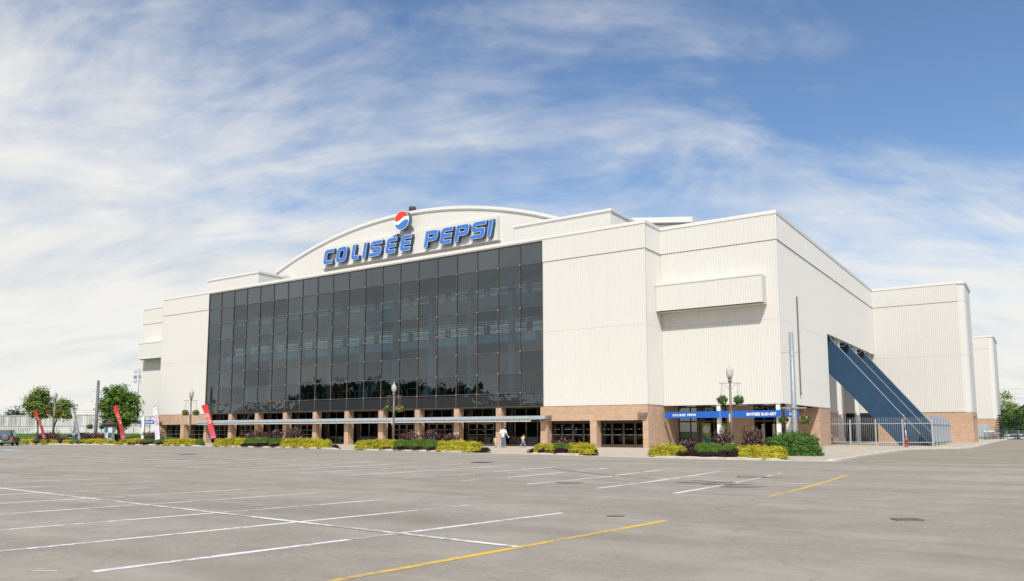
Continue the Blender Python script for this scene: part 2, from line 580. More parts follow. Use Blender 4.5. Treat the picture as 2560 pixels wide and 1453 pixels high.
# ------------------------------------------------------------------ mesh helpers
class MB:
    def __init__(self):
        self.v, self.f, self.s = [], [], []

    def add(self, verts, faces, smooth=False):
        o = len(self.v)
        self.v += [tuple(p) for p in verts]
        self.f += [tuple(i + o for i in f) for f in faces]
        self.s += [smooth] * len(faces)
        return self

    def box(self, x0, x1, y0, y1, z0, z1):
        return self.add([(x0, y0, z0), (x1, y0, z0), (x1, y1, z0), (x0, y1, z0), (x0, y0, z1), (x1, y0, z1), (x1, y1, z1), (x0, y1, z1)],
                        [(0, 3, 2, 1), (4, 5, 6, 7), (0, 1, 5, 4), (1, 2, 6, 5), (2, 3, 7, 6), (3, 0, 4, 7)])

    def beam(self, p0, p1, w, h, up=Vector((0, 0, 1))):
        p0, p1 = Vector(p0), Vector(p1)
        d = (p1 - p0).normalized()
        s = d.cross(up)
        if s.length < 1e-4:
            s = Vector((1, 0, 0))
        s.normalize(); t = s.cross(d).normalized()
        q = [p + s * (a * w / 2) + t * (b * h / 2) for p in (p0, p1) for a, b in ((-1, -1), (1, -1), (1, 1), (-1, 1))]
        return self.add(q, [(0, 1, 2, 3), (7, 6, 5, 4), (0, 4, 5, 1), (1, 5, 6, 2), (2, 6, 7, 3), (3, 7, 4, 0)])

    def tube(self, pts, rad, n=8, cap=True):
        pts = [Vector(p) for p in pts]
        rad = rad if isinstance(rad, (list, tuple)) else [rad] * len(pts)
        vs, fs = [], []
        ref = None
        for i, p in enumerate(pts):
            d = (pts[min(i + 1, len(pts) - 1)] - pts[max(i - 1, 0)]).normalized()
            if ref is None:
                ref = Vector((0, 0, 1)) if abs(d.z) < 0.9 else Vector((1, 0, 0))
            s = d.cross(ref).normalized(); t = s.cross(d).normalized(); ref = t
            for k in range(n):
                a = 2 * PI * k / n
                vs.append(p + (s * math.cos(a) + t * math.sin(a)) * rad[i])
        for i in range(len(pts) - 1):
            for k in range(n):
                a, b = i * n + k, i * n + (k + 1) % n
                fs.append((a, b, b + n, a + n))
        self.add(vs, fs, True)
        if cap:
            o = len(self.v) - len(vs)
            self.f.append(tuple(o + k for k in range(n))[::-1]); self.s.append(False)
            self.f.append(tuple(o + len(vs) - n + k for k in range(n))); self.s.append(False)
        return self

    def lathe(self, prof, c=(0, 0, 0), n=16, smooth=True):
        vs, fs = [], []
        for r, z in prof:
            for k in range(n):
                a = 2 * PI * k / n
                vs.append((c[0] + r * math.cos(a), c[1] + r * math.sin(a), c[2] + z))
        for i in range(len(prof) - 1):
            for k in range(n):
                a, b = i * n + k, i * n + (k + 1) % n
                fs.append((a, b, b + n, a + n))
        fs.append(tuple(range(n))[::-1]); fs.append(tuple((len(prof) - 1) * n + k for k in range(n)))
        return self.add(vs, fs, smooth)

    def blob(self, c, r, n=8):
        rx, ry, rz = (r, r, r) if isinstance(r, (int, float)) else r
        prof = [(math.sin(PI * i / n), -math.cos(PI * i / n)) for i in range(n + 1)]
        prof[0] = (0.02, -1); prof[-1] = (0.02, 1)
        vs, fs = [], []
        m = n + 2
        for a, z in prof:
            for k in range(m):
                t = 2 * PI * k / m
                vs.append((c[0] + rx * a * math.cos(t), c[1] + ry * a * math.sin(t), c[2] + rz * z))
        for i in range(n):
            for k in range(m):
                a, b = i * m + k, i * m + (k + 1) % m
                fs.append((a, b, b + m, a + m))
        return self.add(vs, fs, True)

    def poly(self, loops, depth, frame):
        """flat outline (first loop) with holes, thickened: frame(x, z, d) -> point"""
        pts3 = [[Vector((x, z, 0)) for x, z in lp] for lp in loops]
        tris = tessellate_polygon(pts3)
        flat = [p for lp in loops for p in lp]
        n = len(flat)
        vs = [frame(x, z, 0) for x, z in flat] + [frame(x, z, depth) for x, z in flat]
        fs = []
        for t in tris:
            fs.append(tuple(t)); fs.append(tuple(i + n for i in reversed(t)))
        o = 0
        for lp in loops:
            m = len(lp)
            for i in range(m):
                a, b = o + i, o + (i + 1) % m
                fs.append((a, b, b + n, a + n))
            o += m
        return self.add(vs, fs)

    def mesh(self, name, mat=None):
        me = bpy.data.meshes.new(name)
        me.from_pydata(self.v, [], self.f)
        me.polygons.foreach_set('use_smooth', self.s)
        if mat:
            me.materials.append(MATS[mat])
        me.update()
        return me

    def build(self, name, mat, parent=None, fix=False):
        me = self.mesh(name, mat)
        if fix:
            bm = bmesh.new(); bm.from_mesh(me)
            bmesh.ops.recalc_face_normals(bm, faces=bm.faces)
            bm.to_mesh(me); bm.free()
        return link(name, me, parent)


def link(name, data, parent=None, loc=None, rz=0, scale=None):
    o = bpy.data.objects.new(name, data)
    COL.objects.link(o)
    if parent:
        o.parent = parent
    if loc is not None:
        o.location = loc
    if rz:
        o.rotation_euler.z = rz
    if scale is not None:
        o.scale = scale if isinstance(scale, (tuple, list)) else (scale,) * 3
    return o


def thing(name, label, cat, loc=(0, 0, 0), rz=0, group=None):
    o = link(name, None, None, loc, rz)
    o.empty_display_size = 0.2
    return tag(o, label, cat, group)


def tag(o, label, cat, group=None):
    o['label'] = label; o['category'] = cat
    if group:
        o['group'] = group
    return o


def kind(o, k):
    o['kind'] = k
    return o


def copy_tree(o, parent=None):
    c = o.copy(); COL.objects.link(c); c.parent = parent
    for ch in list(o.children):
        copy_tree(ch, c)
    return c


def retag(o, label):
    o['label'] = label
    return o


def box(name, mat, parent, *b):
    return MB().box(*b).build(name, mat, parent)


def corrugated(p0, p1, z0, z1, pitch=0.203, depth=0.034, out=None, top=None):
    """ribbed sheet between two plan points; out is the outward direction; top(x) shapes the upper edge"""
    p0, p1 = Vector((*p0, 0)), Vector((*p1, 0))
    L = (p1 - p0).length
    n = max(1, round(L / pitch)); pt = L / n
    d = (p1 - p0) / L
    out = Vector((*out, 0))
    prof = []
    for i in range(n):
        s = i * pt
        prof += [(s, 0.0), (s + 0.30 * pt, 0.0), (s + 0.42 * pt, 1.0), (s + 0.88 * pt, 1.0)]
    prof.append((L, 0.0))
    vs, fs = [], []
    for s, h in prof:
        q = p0 + d * s + out * (h * depth)
        zt = top(q) if top else z1
        vs += [(q.x, q.y, z0), (q.x, q.y, zt)]
    for i in range(len(prof) - 1):
        fs.append((2 * i, 2 * i + 2, 2 * i + 3, 2 * i + 1))
    return MB().add(vs, fs)


# ------------------------------------------------------------------ the ground
def grid(name, mat, x0, x1, y0, y1, nx, ny, zf):
    vs = [(x0 + (x1 - x0) * i / nx, y0 + (y1 - y0) * j / ny) for j in range(ny + 1) for i in range(nx + 1)]
    vs = [(x, y, zf(x, y)) for x, y in vs]
    fs = [(j * (nx + 1) + i, j * (nx + 1) + i + 1, (j + 1) * (nx + 1) + i + 1, (j + 1) * (nx + 1) + i)
          for j in range(ny) for i in range(nx)]
    o = MB().add(vs, fs, True).build(name, mat)
    return kind(o, 'structure')


grid('terrain', 'terrain_green', -2500, 2500, -2500, 2500, 4, 4, lambda x, y: -0.75)
lot = grid('parking_lot', 'asphalt', -180, 160, -190, 108, 68, 119, G)

KERB = [(-150, -7.5), (-100, -9.5), (-82, -11.6), (-71, -12.8), (-63, -10.6), (-56, -9.4), (-45.5, -10.7), (-29.2, -11.8), (-20, -13.9),
        (-11, -15.0), (-6, -16.2), (-1.5, -16.7), (3.4, -17.7), (8.3, -18.9), (13, -19.5), (16.6, -19.6), (18.2, -18.9),
        (18.5, -17.0), (18.3, -12.1), (18.2, -1.9), (18.3, 6.2), (19.0, 10.2), (20.2, 12.9), (21.4, 15.0), (21.8, 18.5), (21.8, 34.5),
        (21.8, 64.6), (22.2, 93)]
GAPS = [(846, 890), (1172, 1318), (1452, 1622), (1955, 2115), (508, 533), (293, 300), (184, 196)]
gap_pts = [(ground(a, 1125 + 12 * (a / 1280 - .6)), ground(b, 1125 + 12 * (b / 1280 - .6))) for a, b in GAPS]


def kerb_pts(step=0.35):
    out = []
    # smooth the polyline with Catmull-Rom
    P = [Vector((x, y, 0)) for x, y in KERB]
    for i in range(len(P) - 1):
        a, b, c, d = P[max(i - 1, 0)], P[i], P[i + 1], P[min(i + 2, len(P) - 1)]
        n = max(1, int((c - b).length / step))
        for k in range(n):
            t = k / n
            out.append(0.5 * ((2 * b) + (c - a) * t + (2 * a - 5 * b + 4 * c - d) * t * t + (3 * b - a - 3 * c + d) * t ** 3))
    out.append(P[-1])
    return out


KP = kerb_pts()


def column_of(p):
    r = p - CAM
    return CX + FPX * r.dot(EX) / (r.dot(EY))


def in_gap(p):
    if p.y > -8 or p.x > 18.2:
        return 0.0
    u = column_of(p)
    best = 0
    for a, b in GAPS:
        m = min(u - a, b - u)
        best = max(best, min(1, max(0, (m + 14) / 16)))
    return best


# pavement: flat at the building, dropped to the asphalt where people cross the kerb
vs, fs = [], []
NW = 6
mbk = MB()
kv = []
for i, p in enumerate(KP):
    a, b = KP[max(i - 1, 0)], KP[min(i + 1, len(KP) - 1)]
    d = (b - a).normalized()
    inn = Vector((-d.y, d.x, 0))
    g = in_gap(p)
    gz_ = G(p.x, p.y)
    wob = 0.012 * math.sin(i * 1.7) + 0.008 * math.sin(i * 0.61 + 2)
    top = (0.0 + wob) * (1 - g) + (gz_ + 0.012) * g
    w = 0.17
    o0 = p + Vector((0.02 * math.sin(i * 2.3), 0.02 * math.sin(i * 1.1), 0)) * 0.6
    kv.append([(o0.x, o0.y, gz_ - 0.1), (o0.x, o0.y, top - 0.025), (o0.x + inn.x * 0.03, o0.y + inn.y * 0.03, top),
               (p.x + inn.x * w, p.y + inn.y * w, top)])
n4 = 4
mbk.add([q for r in kv for q in r], [(i * n4 + k, (i + 1) * n4 + k, (i + 1) * n4 + k + 1, i * n4 + k + 1) for i in range(len(kv) - 1) for k in range(3)])
kind(mbk.build('kerb', 'kerb_concrete'), 'structure')
vs = []
rows = []
for i, p in enumerate(KP):
    k = Vector(kv[i][3])
    if p.y < -8 and i < len(KP) - 40 and p.x < 18.55:
        tgt = Vector((min(p.x, 10.0), 1.0 if p.x > -81 else 3, 0))
    else:
        tgt = Vector((10.0, max(p.y, 1.0), 0))
    r = []
    for t in (0.0, 0.09, 0.2, 0.5, 1.0):
        q = k.lerp(tgt, t)
        q.z = (k.z - 0.004) * (1 - ss(t / 0.2)) + (-0.004) * ss(t / 0.2)
        r.append(q)
    rows.append(r)
pm = MB()
for i in range(len(rows) - 1):
    a, b = rows[i], rows[i + 1]
    if KP[i].x < -81:
        continue
    for k in range(4):
        pm.add([a[k], b[k], b[k + 1], a[k + 1]], [(0, 1, 2, 3)])
kind(pm.build('pavement', 'concrete', None, True), 'structure')
# slab under the entrances and corner of the pavement (the strips above fan round the corner)
kind(box('pavement_slab', 'concrete', None, -79, 18.05, -9.0, 21.5, -0.3, -0.008), 'structure')
kind(box('pavement_slab', 'concrete', None, 10.2, 21.4, 15.5, 93, -0.3, -0.011), 'structure')

# the side street runs back along the east wall
p_a, p_b = ground(2118, 1159), ground(2600, 1164)
p_c = p_a.lerp(p_b, 4.0)
mb = MB()
sv = [(18.75, p_a.y), (p_b.x, p_b.y), (p_c.x, p_c.y), (60, 108), (21.95, 108), (21.95, 18.6), (21.5, 15.0), (20.3, 12.85), (19.1, 10.1), (18.4, 6.1), (18.35, -5), (18.6, -17)]
tris = tessellate_polygon([[Vector((x, y, 0)) for x, y in sv]])
mb.add([(x, y, G(x, y) + 0.004 + 0.002) for x, y in sv], [tuple(t) for t in tris])
kind(mb.build('side_street', 'street_asphalt', None, True), 'structure')


# painted markings are parts of the parking lot
def line(name, mat, p, q, w, zoff=0.004):
    p, q = Vector((p[0], p[1], 0)), Vector((q[0], q[1], 0))
    d = (q - p).normalized(); s = Vector((-d.y, d.x, 0)) * w / 2
    n = max(2, int((q - p).length / 0.8))
    vs, fs = [], []
    for i in range(n + 1):
        c = p.lerp(q, i / n)
        j = 1 + random.uniform(-0.08, 0.08)
        for e in (-1, 1):
            r = c + s * e * j
            vs.append((r.x, r.y, G(r.x, r.y) + zoff))
    for i in range(n):
        fs.append((2 * i, 2 * i + 1, 2 * i + 3, 2 * i + 2))
    return MB().add(vs, fs).build(name, mat, lot)


NEAR = [((17.48, -54.76), (18.72, -46.0)), ((14.79, -54.9), (16.15, -45.7)), ((12.15, -54.2), (13.58, -45.47)), ((9.2, -54.0), (10.63, -45.09)),
        ((6.4, -53.8), (7.99, -44.94)), ((3.5, -53.5), (5.26, -44.98)), ((0.7, -53.3), (2.3, -44.8)), ((-2.1, -53.1), (-0.6, -44.6)),
        ((-4.9, -52.9), (-3.4, -44.4)), ((-7.7, -52.7), (-6.2, -44.2)), ((-10.5, -52.5), (-9.0, -44.0))]
for i, (a, b) in enumerate(NEAR):
    line('stall_line', 'white_line', a, b, 0.15 if i < 1 else 0.135)
line('row_line', 'white_line', (-12, -48.0), (20.54, -50.38), 0.13, 0.008)
FAR = [((18.69, -40.12), (18.68, -29.8)), ((16.11, -39.63), (16.3, -29.75)), ((13.46, -39.21), (13.93, -29.86)), ((10.7, -38.98), (11.39, -29.64)),
       ((7.97, -38.69), (8.96, -29.9)), ((5.11, -38.52), (6.27, -29.5)), ((2.2, -38.3), (3.5, -29.6)), ((-0.6, -38.1), (0.7, -29.7))]
for k in range(1, 13):
    FAR.append(((-0.6 - 2.8 * k, -38.1 + 0.1 * k), (0.7 - 2.8 * k, -29.7 + 0.1 * k)))
for a, b in FAR:
    line('stall_line', 'white_line', a, b, 0.15)
line('row_line', 'white_line', (-37.5, -32.48), (20.84, -34.64), 0.13, 0.008)
# the next row nearer the building, further left
for k in range(12):
    x = -2 - 3.2 * k
    line('stall_line', 'white_line', (x, -26.0 + 0.12 * k), (x + 1.0, -20.0 + 0.18 * k), 0.11)
line('yellow_line', 'yellow_line', (20.24, -53.65), (21.0, -46.14), 0.13)
line('yellow_line', 'yellow_line', (21.07, -40.39), (20.98, -29.55), 0.13)
line('yellow_line', 'yellow_line', (21.02, -45.9), (21.03, -40.6), 0.012)
b0, b1 = ground(0, 1121), ground(47, 1122.5)
line('blue_line', 'pale_blue_line', b0, b1, 1.1)
l0, l1, l2 = ground(143, 1424), ground(66, 1424.5), ground(108, 1418)
line('spray_mark', 'white_line', l0, l1, 0.035)
line('spray_mark', 'white_line', l1, l2, 0.03)
for c in ((1425, 1208, 1.0, 0.10), (1850, 1219, 1.5, 0.10), (1540, 1291, 0.40, 0.06), (1880, 1195, 1.2, 0.08), (1770, 1209, 2.2, 0.05), (1815, 1213, 1.6, 0.07)):
    g = ground(c[0], c[1])
    n = 14
    vs = []
    for k in range(n):
        a = 2 * PI * k / n; rr = random.uniform(0.75, 1.1)
        q = g + EX * (c[2] / 2 * math.cos(a) * rr) + EY * (c[3] * 2.5 * math.sin(a) * rr)
        vs.append((q.x, q.y, G(q.x, q.y) + 0.012))
    MB().add(vs, [tuple(range(n))]).build('oil_stain', 'oil_stain', lot)
def mark(pts, w):
    g = [ground(u, v) for u, v in pts]
    for a, b in zip(g, g[1:]):
        line('tyre_mark', 'oil_stain', a, b, w, 0.011)


mark([(1380, 1172), (1450, 1181), (1530, 1190), (1640, 1199)], 0.10)
mark([(1690, 1206), (1740, 1208), (1800, 1213), (1870, 1221)], 0.16)
mark([(1730, 1203), (1800, 1208), (1850, 1213)], 0.10)
mark([(1840, 1193), (1900, 1196), (1955, 1197)], 0.12)
# drain grate
dg = thing('drain_grate', 'rusty iron drain grate set in the asphalt at the lower right', 'drain', ground(2267, 1303.5), YAW)
dg.scale = (0.9, 0.40, 1.0)
box('pit', 'patch_dark', dg, -0.24, 0.24, -0.34, 0.34, 0.002, 0.006)
MB().box(-0.27, 0.27, -0.37, -0.33, 0.002, 0.022).box(-0.27, 0.27, 0.33, 0.37, 0.002, 0.022).box(-0.27, -0.23, -0.33, 0.33, 0.002, 0.022).box(0.23, 0.27, -0.33, 0.33, 0.002, 0.022).build('frame', 'grate_iron', dg)
for k in range(8):
    x = -0.2 + 0.4 * k / 7
    box('bar', 'grate_iron', dg, x - 0.017, x + 0.017, -0.33, 0.33, 0.004, 0.02)
for (u, v) in ((470, 1134), (1205, 1156)):
    g = ground(u, v)
    mh = thing('manhole_cover', 'flat round iron manhole cover far across the lot, %s' % ('left of the red flag' if u < 900 else 'in front of the walking man'), 'manhole cover', g)
    MB().lathe([(0.48, 0.004), (0.48, 0.016), (0.40, 0.018), (0.39, 0.013), (0.05, 0.013)], n=20, smooth=False).build('lid', 'drain_iron', mh)
    MB().lathe([(0.60, 0.003), (0.60, 0.010), (0.50, 0.010)], n=20, smooth=False).build('collar', 'patch_dark', mh)

# ------------------------------------------------------------------ the arena
ZT, ZB, ZJ, ZS = 19.14, 16.735, 10.28, 3.584       # parapet, upper joint, middle joint, foot of the siding
XL, XR = -69.77, 0.0
D1, W2, D2, W3 = 3.242, 10.008, 46.3, 20.256
FASC = 18.78
arena = thing('arena_building', 'large white ribbed metal arena with dark glass front and brick base', 'arena', (0, 0, 0))


def siding_wall(p0, p1, out, joints=(ZS, ZJ, ZB, FASC), parent=arena):
    o = Vector((*out, 0))
    last = len(joints) - 2
    for k in range(len(joints) - 1):
        off = 0.0 if k < last else 0.055
        a = Vector((*p0, 0)) + o * off; b = Vector((*p1, 0)) + o * off
        z0, z1 = joints[k] + (0.012 if k else 0), joints[k + 1] - (0.0 if k + 1 < len(joints) - 1 else -0.02)
        corrugated((a.x, a.y), (b.x, b.y), z0, z1, out=out).build('siding_panel', 'siding_paint', parent)
    # sheathing behind the ribs
    m = MB()
    q = [Vector((*p, 0)) - o * 0.06 for p in (p0, p1)]
    m.add([(q[0].x, q[0].y, joints[0]), (q[1].x, q[1].y, joints[0]), (q[1].x, q[1].y, joints[-1]), (q[0].x, q[0].y, joints[-1])], [(0, 1, 2, 3)])
    m.build('sheathing', 'patch_dark', parent)


def fascia(pts, z0, z1, over=0.13, parent=arena, lip=True):
    """parapet flashing along plan points, outside on the right hand going along the points"""
    P = [Vector((x, y, 0)) for x, y in pts]
    offs = []
    for i, p in enumerate(P):
        ns = []
        if i > 0:
            d = (p - P[i - 1]).normalized(); ns.append(Vector((d.y, -d.x, 0)))
        if i < len(P) - 1:
            d = (P[i + 1] - p).normalized(); ns.append(Vector((d.y, -d.x, 0)))
        n = ns[0] if len(ns) == 1 else (ns[0] + ns[1]) / (1 + ns[0].dot(ns[1]))
        offs.append(n)
    m = MB()
    prof = [(-0.5, z1 - 0.02), (over, z1), (over, z0 + 0.10), (over - 0.055, z0 + 0.10), (over - 0.055, z0), (-0.04, z0)]
    for i in range(len(P) - 1):
        for k in range(len(prof) - 1):
            a, b = prof[k], prof[k + 1]
            q = [P[i] + offs[i] * a[0], P[i + 1] + offs[i + 1] * a[0], P[i + 1] + offs[i + 1] * b[0], P[i] + offs[i] * b[0]]
            m.add([(q[0].x, q[0].y, a[1]), (q[1].x, q[1].y, a[1]), (q[2].x, q[2].y, b[1]), (q[3].x, q[3].y, b[1])], [(3, 2, 1, 0)])
    for i in (0, len(P) - 1):
        q = [P[i] + offs[i] * r for r, z in prof]
        m.add([(p.x, p.y, z) for p, (r, z) in zip(q, prof)], [tuple(range(len(prof)))])
    return m.build('parapet_flashing', 'white_trim', parent, True)


XW = XL - W2                       # west corner of the front range
G0, G1 = -59.833, -10.091          # the glass front
siding_wall((G1, 0), (XR, 0), (0, -1))
siding_wall((XL, 0), (G0, 0), (0, -1))
siding_wall((XR, 0), (XR, D1), (1, 0))
siding_wall((XR, D1), (W2, D1), (0, -1))
siding_wall((XW, D1), (XL, D1), (0, -1))
siding_wall((XL, D1), (XL, 0), (-1, 0))
# east wall: whole above the opening, a hanging panel before it
P0, P1 = 20.06, 46.24
ZO = 10.81
siding_wall((W2, D1), (W2, P0), (1, 0))
siding_wall((W2, P0), (W2, D2), (1, 0), (ZO, ZB, FASC))
siding_wall((W2, D2), (W3 - 0.8, D2), (0, -1))
siding_wall((XW, 60), (XW, D1), (-1, 0))


def rounded_corner(x, y, r, z0, z1):
    m = MB()
    n = 8
    vs = []
    for k in range(n + 1):
        a = -PI / 2 + PI / 2 * k / n
        for z in (z0, z1):
            vs.append((x - r + r * math.cos(a), y + r + r * math.sin(a), z))
    m.add(vs, [(2 * k, 2 * k + 2, 2 * k + 3, 2 * k + 1) for k in range(n)], True)
    return m


for a, b in ((ZS, ZJ - 0.01), (ZJ + 0.01, ZB - 0.01), (ZB + 0.01, FASC)):
    rounded_corner(W3, D2, 0.8, a, b).build('corner_panel', 'siding_paint', arena)
    MB().add([(W3, D2 + 0.8, a), (W3, 54.0, a), (W3, 54.0, b), (W3, D2 + 0.8, b)], [(0, 1, 2, 3)]).build('corner_panel', 'siding_paint', arena)
    # the farther tower of the same range
    rounded_corner(W3 + 0.05, 111, 0.8, a, b).build('corner_panel', 'siding_paint', arena)
corrugated((W2, 111), (W3 - 0.75, 111), ZS, ZB, out=(0, -1)).build('siding_panel', 'siding_paint', arena)
corrugated((W2, 110.95), (W3 - 0.75, 110.95), ZB + 0.02, FASC, out=(0, -1)).build('siding_panel', 'siding_paint', arena)
MB().add([(W3 + 0.05, 111.8, ZS), (W3 + 0.05, 125, ZS), (W3 + 0.05, 125, FASC), (W3 + 0.05, 111.8, FASC)], [(0, 1, 2, 3)]).build('siding_panel', 'siding_paint', arena)
MB().add([(W2, 54, 0), (W2, 111, 0), (W2, 111, FASC), (W2, 54, FASC)], [(0, 1, 2, 3)]).build('siding_panel', 'siding_paint', arena)
MB().add([(W2, 54, 0), (W3, 54, 0), (W3, 54, FASC), (W2, 54, FASC)], [(0, 1, 2, 3)]).build('siding_panel', 'siding_paint', arena)


def arc(x, y, r):
    return [(x - r + r * math.cos(a), y + r + r * math.sin(a)) for a in [-PI / 2 + PI / 2 * k / 6 for k in range(7)]]


for (x, y, sx) in ((XR, 0, 1), (W2, D1, 1), (XL, 0, -1), (XW, D1, -1)):
    a, b = sorted((x - sx * 0.10, x + sx * 0.105))
    box('corner_trim', 'siding_paint', arena, a, b, y - 0.105, y + 0.10, ZB + 0.012, FASC - 0.03)
    a, b = sorted((x - sx * 0.10, x + sx * 0.05))
    box('corner_trim', 'siding_paint', arena, a, b, y - 0.05, y + 0.10, ZS, ZB - 0.01)
fascia([(XW, 60), (XW, D1), (XL, D1), (XL, 0), (XR, 0), (XR, D1), (W2, D1), (W2, D2)] + arc(W3, D2, 0.8) + [(W3, 54)], FASC - 0.02, ZT)
fascia([(W2, 111)] + arc(W3 + 0.05, 111, 0.8) + [(W3 + 0.05, 125)], FASC - 0.02, ZT)
# flat roofs
m = MB()
m.box(XL + 0.3, XR - 0.3, 0.3, 60, 18.5, 18.6).box(XW + 0.3, XL, D1 + 0.3, 60, 18.5, 18.6).box(XR, W2 - 0.3, D1 + 0.3, 110, 18.5, 18.6).box(W2 - 0.3, W3 - 0.3, D2 + 0.3, 53.8, 18.5, 18.6).box(W2, W3 - 0.3, 111.5, 125, 18.5, 18.6)
m.build('flat_roof', 'roof_membrane', arena)

# penthouses either side of the vault and the vaulted hall behind
ARCY, ACX, ACZ, AR = 8.8, -34.96, -33.49, 60.95


def arch_z(x):
    return ACZ + math.sqrt(max(0.0, AR * AR - (x - ACX) ** 2))


for (a, b) in ((-65.17, -54.52), (-15.40, -4.75)):
    corrugated((a, D1), (b, D1), 18.6, 21.40, out=(0, -1)).build('penthouse_siding', 'siding_paint', arena)
    corrugated((b, D1), (b, 13), 18.6, 21.40, out=(1, 0)).build('penthouse_siding', 'siding_paint', arena)
    corrugated((a, 13), (a, D1), 18.6, 21.40, out=(-1, 0)).build('penthouse_siding', 'siding_paint', arena)
    fascia([(a, 13), (a, D1), (b, D1), (b, 13)], 21.36, 21.70, 0.12)
    box('penthouse_roof', 'roof_membrane', arena, a + 0.2, b - 0.2, D1 + 0.2, 13, 21.3, 21.42)
corrugated((-57.5, ARCY), (-12.4, ARCY), 18.6, 20, out=(0, -1), top=lambda q: arch_z(q.x) - 0.35).build('vault_end_siding', 'siding_paint', arena)
m = MB()
n = 64
vs = []
x0, x1 = -66.0, -3.9
prof = []
for k in range(n + 1):
    x = x0 + (x1 - x0) * k / n
    prof.append((x, arch_z(x)))
for y, dz in ((ARCY - 0.20, -0.34), (ARCY - 0.20, 0.0), (100, 0.0)):
    vs += [(x, y, z + dz) for x, z in prof]
fs = []
for r in range(2):
    fs += [(r * (n + 1) + k, r * (n + 1) + k + 1, (r + 1) * (n + 1) + k + 1, (r + 1) * (n + 1) + k) for k in range(n)]
m.add(vs, fs, False)
vs2 = [(x, ARCY - 0.20, z - 0.34) for x, z in prof] + [(x, ARCY + 0.1, z - 0.34) for x, z in prof]
m.add(vs2, [(k, k + n + 1, k + n + 2, k + 1) for k in range(n)])
m.build('vault_roof', 'white_trim', arena, True)
m = MB()
m.add([(x, ARCY - 0.13, z - 0.34) for x, z in prof] + [(x, ARCY - 0.13, z - 0.46) for x, z in prof], [(k, k + 1, k + n + 2, k + n + 1) for k in range(n)])
m.add([(x, ARCY - 0.13, z - 0.46) for x, z in prof] + [(x, ARCY + 0.1, z - 0.46) for x, z in prof], [(k, k + 1, k + n + 2, k + n + 1) for k in range(n)])
m.build('vault_trim', 'white_trim', arena)
# lower shoulder of the vault seen past the right penthouse
a_, b_ = on_y(1560, 548.5, 16), on_y(1735, 545, 16)
sl = lambda q: a_.z + (b_.z - a_.z) * (q.x - a_.x) / (b_.x - a_.x)
corrugated((a_.x - 3, 16), (b_.x - 0.5, 16), 18.6, 20, out=(0, -1), top=lambda q: sl(q) - 0.75).build('shoulder_siding', 'siding_paint', arena)
m = MB()
for (y0, y1, d0, d1) in ((15.6, 40, 0.0, 0.55),):
    xa, xb = a_.x - 3, b_.x
    za, zb_ = sl(Vector((xa, 0, 0))), sl(Vector((xb, 0, 0)))
    m.add([(xa, y0, za), (xb, y0, zb_), (xb, y1, zb_), (xa, y1, za), (xa, y0, za - d1), (xb, y0, zb_ - d1), (xb, y1, zb_ - d1), (xa, y1, za - d1)],
          [(0, 1, 2, 3), (4, 7, 6, 5), (0, 4, 5, 1), (1, 5, 6, 2), (3, 2, 6, 7), (0, 3, 7, 4)])
m.build('shoulder_roof', 'white_trim', arena)
VENT = on_y(1032, 526, 10.2)
MB().lathe([(0.18, -0.8), (0.18, 0.5), (0.42, 0.52), (0.45, 0.55), (0.45, 0.95), (0.36, 1.0)], (VENT.x, VENT.y, VENT.z - 0.55), 14).build('roof_vent', 'drain_iron', arena)
# roof ladder hoops at the left end of the vault
m = MB()
lp = on_y(716, 690, 6.0)
for dx in (0.0, 0.55):
    pts = [(lp.x + dx + 0.28 * math.cos(a), lp.y, lp.z - 0.1 + 0.3 * math.sin(a)) for a in [PI - PI * k / 8 for k in range(9)]]
    m.tube([(pts[0][0], lp.y, 18.6)] + pts + [(pts[-1][0], lp.y, 18.6)], 0.022, 5)
m.beam((lp.x - 0.3, lp.y, lp.z - 0.45), (lp.x + 1.6, lp.y, lp.z - 0.3), 0.03, 0.03)
m.build('roof_ladder', 'galvanised_light', arena)

# projecting boxes on the two outer ranges
for (a, b) in ((0.02, 9.10), (XL - 9.10, XL - 0.02)):
    corrugated((a, 2.06), (b, 2.06), 11.56, 13.74, out=(0, -1)).build('projecting_box', 'siding_paint', arena)
    m = MB()
    m.box(a, b, 2.08, D1 - 0.03, 13.70, 13.82).box(a - 0.03, b + 0.03, 2.0, 2.05, 13.74, 13.86)
    m.box(a, a + 0.02, 2.08, D1 - 0.03, 11.55, 13.7).box(b - 0.02, b, 2.08, D1 - 0.03, 11.55, 13.7)
    m.box(a, b, 2.42, D1 - 0.03, 11.50, 11.56)
    m.build('box_casing', 'siding_paint', arena)
    box('box_slot', 'dark_void', arena, a + 0.1, b - 0.1, 2.1, 2.40, 11.60, 11.66)

# glass front
cw = MB().box(G0 - 0.02, G1 + 0.02, 0.10, 0.16, ZS - 0.02, ZS + 0.06).box(G0 - 0.02, G1 + 0.02, 0.10, 0.16, 18.70, 18.78).build('curtain_wall', 'mullion_metal', arena)
ROWS = [18.75, 16.74, 14.73, 12.73, 10.72, 8.71, 6.71, 4.87, ZS]
NC = 20
cwid = (G1 - G0) / NC
pane_mesh = {}
for r in range(8):
    h = ROWS[r] - ROWS[r + 1]
    mat = 'spandrel_glass' if r == 0 else ('wavy_spandrel' if r == 7 else 'vision_glass')
    pane_mesh[r] = MB().box(-cwid / 2 + 0.02, cwid / 2 - 0.02, -0.006, 0.006, -h / 2 + 0.02, h / 2 - 0.02).mesh('pane', mat)
for r in range(8):
    for c in range(NC):
        o = link('pane', pane_mesh[r], cw, (G0 + cwid * (c + 0.5), 0.06, (ROWS[r] + ROWS[r + 1]) / 2))
        o.rotation_euler = (random.gauss(0, 0.0016), 0, random.gauss(0, 0.0016))
vm = MB().box(-0.035, 0.035, -0.03, 0.12, ZS - 0.02, 18.78).mesh('mullion', 'mullion_metal')
